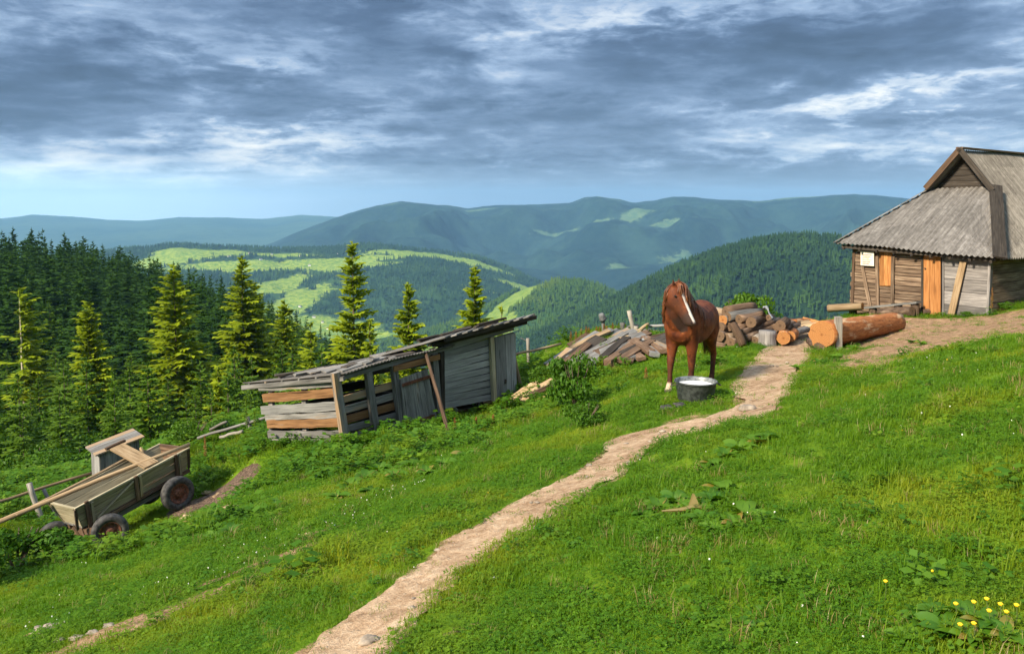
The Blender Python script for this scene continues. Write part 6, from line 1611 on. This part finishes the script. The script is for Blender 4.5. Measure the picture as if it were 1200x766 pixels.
gn_scatter('weeds', np.stack([x, y, ground(x, y)], 1), np.stack([rng.uniform(-.2, .2, n_), rng.uniform(-.2, .2, n_), rng.random(n_) * 6.28], 1), np.stack([s0, s0, s0], 1), pk, w_pro, 'leafy green weeds growing round the shed and cart', 'weeds')
print('weeds', n_)

# clover blossoms
def flower(mat, r, h):
    rng = np.random.default_rng(3); V = []; Fc = []
    for i in range(4):
        for j in range(6):
            th = PI * (i + .3) / 3.6; ph = j * PI / 3; V.append((r * math.sin(th) * math.cos(ph), r * math.sin(th) * math.sin(ph), h + r * math.cos(th)))
    for i in range(3):
        for j in range(6): Fc.append((i * 6 + j, i * 6 + (j + 1) % 6, (i + 1) * 6 + (j + 1) % 6, (i + 1) * 6 + j))
    return npmesh('blossom', V, Fc, [mat])
f_pro = [flower(M_WHITE, .0085, .05), flower(M_YEL, .008, .06)]
x, y, rng = spread_pts(3, 19, 9, 31)
tm = near_line(x, y, [(60, 740), (200, 690), (300, 650), (400, 605), (440, 590)], .8)
x2, y2, rng2 = spread_pts(7, 16, 26, 32, -.7, -.1); tm2 = near_line(x2, y2, [(60, 735), (200, 690), (300, 650), (400, 605), (470, 575)], .75)
k2 = rng2.random(len(x2)) < tm2 * 1.2; pc = fbm(x * .6, y * .6, 3, 17)
k1 = (rng.random(len(x)) < .12 + .9 * pc) & (bare(x, y) < .4)
x = np.concatenate([x[k1], x2[k2]]); y = np.concatenate([y[k1], y2[k2]]); n_ = len(x); s0 = RNG.uniform(.5, .95, n_); pk = (RNG.random(n_) < .16).astype(int); pk[k1.sum():] = 0
gn_scatter('clover_blossoms', np.stack([x, y, ground(x, y)], 1), np.zeros((n_, 3)), np.stack([s0, s0, s0], 1), pk, f_pro, 'tiny white and yellow blossoms sprinkled over the meadow', 'blossoms')

# dock plants: rosettes of long leaves
def dock_mesh(seed, n_, L0, yellow=False):
    rng = np.random.default_rng(seed); V = []; Fc = []; MIx = []
    for i in range(n_):
        a = 6.28 * i / n_ + rng.uniform(-.3, .3); l = L0 * rng.uniform(.6, 1.1); d = np.array([math.cos(a), math.sin(a), 0]); sd_ = np.array([-math.sin(a), math.cos(a), 0]); el_ = rng.uniform(.2, 1.3); w_ = l * rng.uniform(.17, .25); k = len(V); nS = 6
        tw = rng.uniform(-1.1, 1.1)
        for j in range(nS + 1):
            t = j / nS; c = d * (l * t * math.cos(el_ * (1 - t * .7))) + np.array([0, 0, l * (math.sin(el_) * t - .55 * el_ * t * t) + .01]); ww = w_ * math.sin(PI * min(1, .08 + t * .94)) ** .8; sv = sd_ + np.array([0, 0, tw * t])
            V += [c - sv * ww + np.array([0, 0, .25 * ww]), c, c + sv * ww + np.array([0, 0, .25 * ww])]
        for j in range(nS):
            b = k + j * 3; Fc += [(b, b + 3, b + 4, b + 1), (b + 1, b + 4, b + 5, b + 2)]; MIx += [1 if (yellow and i % 7 == 3) else 0] * 2
    return npmesh('dock_leaves', V, Fc, [M_DOCK, M_DOCKY], smooth=True, mi=MIx)
dm = [dock_mesh(i, 17 + i % 3, .22, i % 2 == 0) for i in range(4)]
def dock(px, py, s_, label, group, i):
    p = G(px, py); o = nobj('dock_plant', dm[i % 4]); o.location = p; o.scale = (s_, s_, s_ * .95); o.rotation_euler.z = i * 2.1; return tag(o, label, 'dock plant', group)
for i, (px, py, s_) in enumerate([(428, 562, 1.2), (446, 552, 1.35), (462, 560, 1.1), (480, 548, 1.2), (455, 540, 1.2), (410, 570, 1.), (500, 556, 1.), (520, 545, 1.), (395, 585, 1.0), (435, 578, .9), (545, 536, 1.), (470, 530, 1.1), (505, 525, 1.1), (570, 512, .9), (590, 500, .9), (380, 560, 1.1), (350, 545, 1.1)]):
    dock(px, py, s_, 'broad leaved dock growing in the weeds below the shed', 'docks below the shed', i)
for i, (px, py, s_) in enumerate([(770, 598, .75), (792, 588, .7), (812, 602, .8), (835, 590, .85), (848, 578, .8), (872, 606, .8), (862, 618, .7), (835, 622, .6), (822, 612, .7), (755, 606, .6)]):
    dock(px, py, s_, 'dock with yellowed leaves in the clump on the open meadow right of the path', 'docks of the clump right of the path', i)
for i, (px, py, s_) in enumerate([(850, 536, .8), (868, 528, .9), (886, 522, .9), (900, 516, .8), (838, 548, .7), (826, 552, .6)]):
    dock(px, py, s_, 'green dock in the upper clump beside the path bend', 'docks of the upper clump by the path', i)
for i, (px, py, s_) in enumerate([(1080, 735, .55), (1110, 745, .6), (1140, 752, .6), (1095, 722, .5), (1160, 738, .55), (1130, 725, .5), (1180, 752, .55), (1062, 752, .5)]):
    dock(px, py, s_, 'dock leaves at the lower right among yellow blossoms', 'docks in the lower right corner', i)
for i, (px, py, s_) in enumerate([(270, 625, .9), (250, 632, .8), (205, 628, .8), (160, 640, .8), (225, 615, .7), (310, 600, .8), (960, 426, .9), (978, 420, .9), (935, 432, .8), (1070, 402, .8), (1080, 404, .7), (995, 406, 1.2), (1000, 410, 1.)]):
    lb, gr = ('dock in the weeds right of the front cart wheel', 'docks by the cart') if i < 6 else ('dock or weed leaves beside the peeled log and the worn slope', 'docks by the peeled log')
    dock(px, py, s_, lb, gr, i)
# withered leaf standing like a little tent
a = G(812, 600); m_ = MB(); t_ = a + V3((0, 0, .14)); m_.loft([[a + V3((-.06, -.03, .0)), a + V3((.07, -.05, .0)), a + V3((.02, .06, .01))], [t_ + V3((-.008, 0, 0)), t_ + V3((.008, 0, 0)), t_ + V3((0, .01, 0))]]); m_.tube([a + V3((-.24, -.05, .03)), a + V3((-.1, -.05, .04)), a + V3((0, -.04, .06)), a + V3((.12, -.02, .03)), a + V3((.24, 0, .02))], [.006, .016, .02, .012, .005], 6)
tag(m_.build('withered_leaf', M_DRYG), 'withered folded leaf standing up in the dock clump right of the path', 'leaf')
# yellow blossoms lower right
for i, (px, py) in enumerate([(1119, 733), (1140, 731), (1155, 729), (1158, 741), (1140, 757), (1171, 735), (1124, 759), (1190, 734), (1178, 745), (1037, 703)]):
    p = G(px, py); r = empty('yellow_flower', p, 'small yellow flower above the dock leaves at the lower right', 'flower', 'yellow flowers at the lower right')
    m_ = MB(); m_.lathe([(0, .085), (.008, .087), (.0105, .093), (.005, .097), (0, .097)], (0, 0, 0), k=8); o = m_.build('blossom', M_YEL); o.parent = r
    m_ = MB(); m_.tube([(0, 0, -.01), (.004, 0, .05), (0, 0, .088)], [.002] * 3, 4); o = m_.build('stem', M_STEM); o.parent = r
# tall seed spikes of dock
def spike_mesh(seed, H):
    rng = np.random.default_rng(seed); V = []; Fc = []
    for i in range(260):
        t = rng.random(); z = H * (.28 + .72 * t); r = .05 * (1 - t) ** .6 + .008; a = rng.random() * 6.28; c = np.array([r * math.cos(a) * rng.random() ** .5, r * math.sin(a) * rng.random() ** .5, z]); d = rng.normal(size=3); d /= np.linalg.norm(d); e = np.cross(d, rng.normal(size=3)); e /= np.linalg.norm(e); k = len(V); s_ = .016 * rng.uniform(.7, 1.4)
        V += [c - d * s_, c + e * s_ * .7, c + d * s_, c - e * s_ * .7]; Fc.append((k, k + 1, k + 2, k + 3))
    return V, Fc
spk = [npmesh('seed_spike', *spike_mesh(i, 1.0), [M_DOCKR]) for i in range(3)]
spg = [npmesh('seed_spike', *spike_mesh(i + 9, 1.0), [M_SPRL]) for i in range(2)]
m_ = MB(); m_.tube([(0, 0, -.05), (.01, 0, .4), (0, .01, .98)], [.012, .009, .004], 5); o = m_.build('s', M_STEM); stm = o.data; bpy.data.objects.remove(o)
lowl = npmesh('base_leaves', *leaflets(33, 22, .12, .03, .28, .08, .15, False), [M_WEED])
def spikeplant(px, ytop, D, rust, label, group, i):
    t_ = P(px, ytop, D); z = gz(t_.x, t_.y); r = empty('seeding_dock', (t_.x, t_.y, z), label, 'plant', group); h = max(.3, t_.z - z); r.scale = (max(.8, h * .9),) * 2 + (h,)
    nobj('seed_spike', (spk if rust else spg)[i % 2], r); nobj('stem', stm, r); l_ = nobj('base_leaves', lowl, r)
for i, (px, yt, D, ru) in enumerate([(669, 388, 21.8, 1), (675, 389, 22, 1), (687, 382, 22, 1), (690, 384, 22.3, 1), (703, 386, 22, 1), (708, 384, 22.4, 1), (718, 378, 22, 1), (711, 390, 21.8, 1), (725, 378, 22.2, 0), (733, 386, 22.2, 0), (699, 388, 22.2, 1), (681, 390, 22.4, 1), (758, 390, 22.4, 0)]):
    spikeplant(px, yt, D, ru, 'rusty seeding dock spike behind the board heap' if ru else 'greenish seeding dock spike behind the board heap', 'rusty dock spikes behind the board heap' if ru else 'green dock spikes behind the board heap', i)
for i, (px, yt, D, ru, lb) in enumerate([(671, 447, 15.6, 1, 'single rusty dock spike in front of the tangled weed bush'), (558, 488, 15.6, 1, 'rusty dock spike on the grass in front of the trough'), (533, 489, 15.6, 1, 'rusty dock spike left of the trough'), (578, 496, 15.3, 1, 'short rusty dock spike right of the trough'),
                                    (288, 464, 19.5, 0, 'tall yellowish dock spike at the left end of the shed'), (298, 482, 19.2, 0, 'yellowish dock spike by the shed end wall'), (240, 510, 18.6, 1, 'rusty dock spike behind the cart rear'), (250, 512, 18.4, 0, 'yellowish dock spike between cart rear and broken fence'), (1163, 337, 22.6, 1, 'rusty weed spike at the grey corner of the house'), (757, 436, 15.5, 1, 'small rusty dock spike left of the horse')]):
    spikeplant(px, yt, D, ru, lb, None, i)
for i, (px, py, R_, H_) in enumerate([(1150, 366, .28, .25), (1165, 364, .35, .35), (1180, 362, .3, .22), (1135, 371, .22, .18)]):
    bush(G(px, py), R_, H_, 'leafy weed clump at the foot of the grey house corner', 'weed clumps at the house corner', i)

# ------------------------------------------------------------------ air
hz_me = bpy.data.meshes.new('haze')
x0, x1, y0, y1, z0, z1 = -14800, 14800, -14800, 14800, -520, 260
hv = [(x, y, z) for x in (x0, x1) for y in (y0, y1) for z in (z0, z1)]
hz_me.from_pydata(hv, [], [(0, 1, 3, 2), (4, 6, 7, 5), (0, 4, 5, 1), (2, 3, 7, 6), (0, 2, 6, 4), (1, 5, 7, 3)])
hm_, hn_ = newmat('air'); pv = hn_.n('ShaderNodeVolumePrincipled', {'Color': (.31, .63, 1.0), 'Density': HAZE, 'Anisotropy': 0.0})
hn_.n('ShaderNodeOutputMaterial', {'Volume': pv.outputs[0]}); hz_me.materials.append(hm_)
tag(nobj('haze', hz_me), 'blue air haze over the valley', 'haze', None, 'stuff')
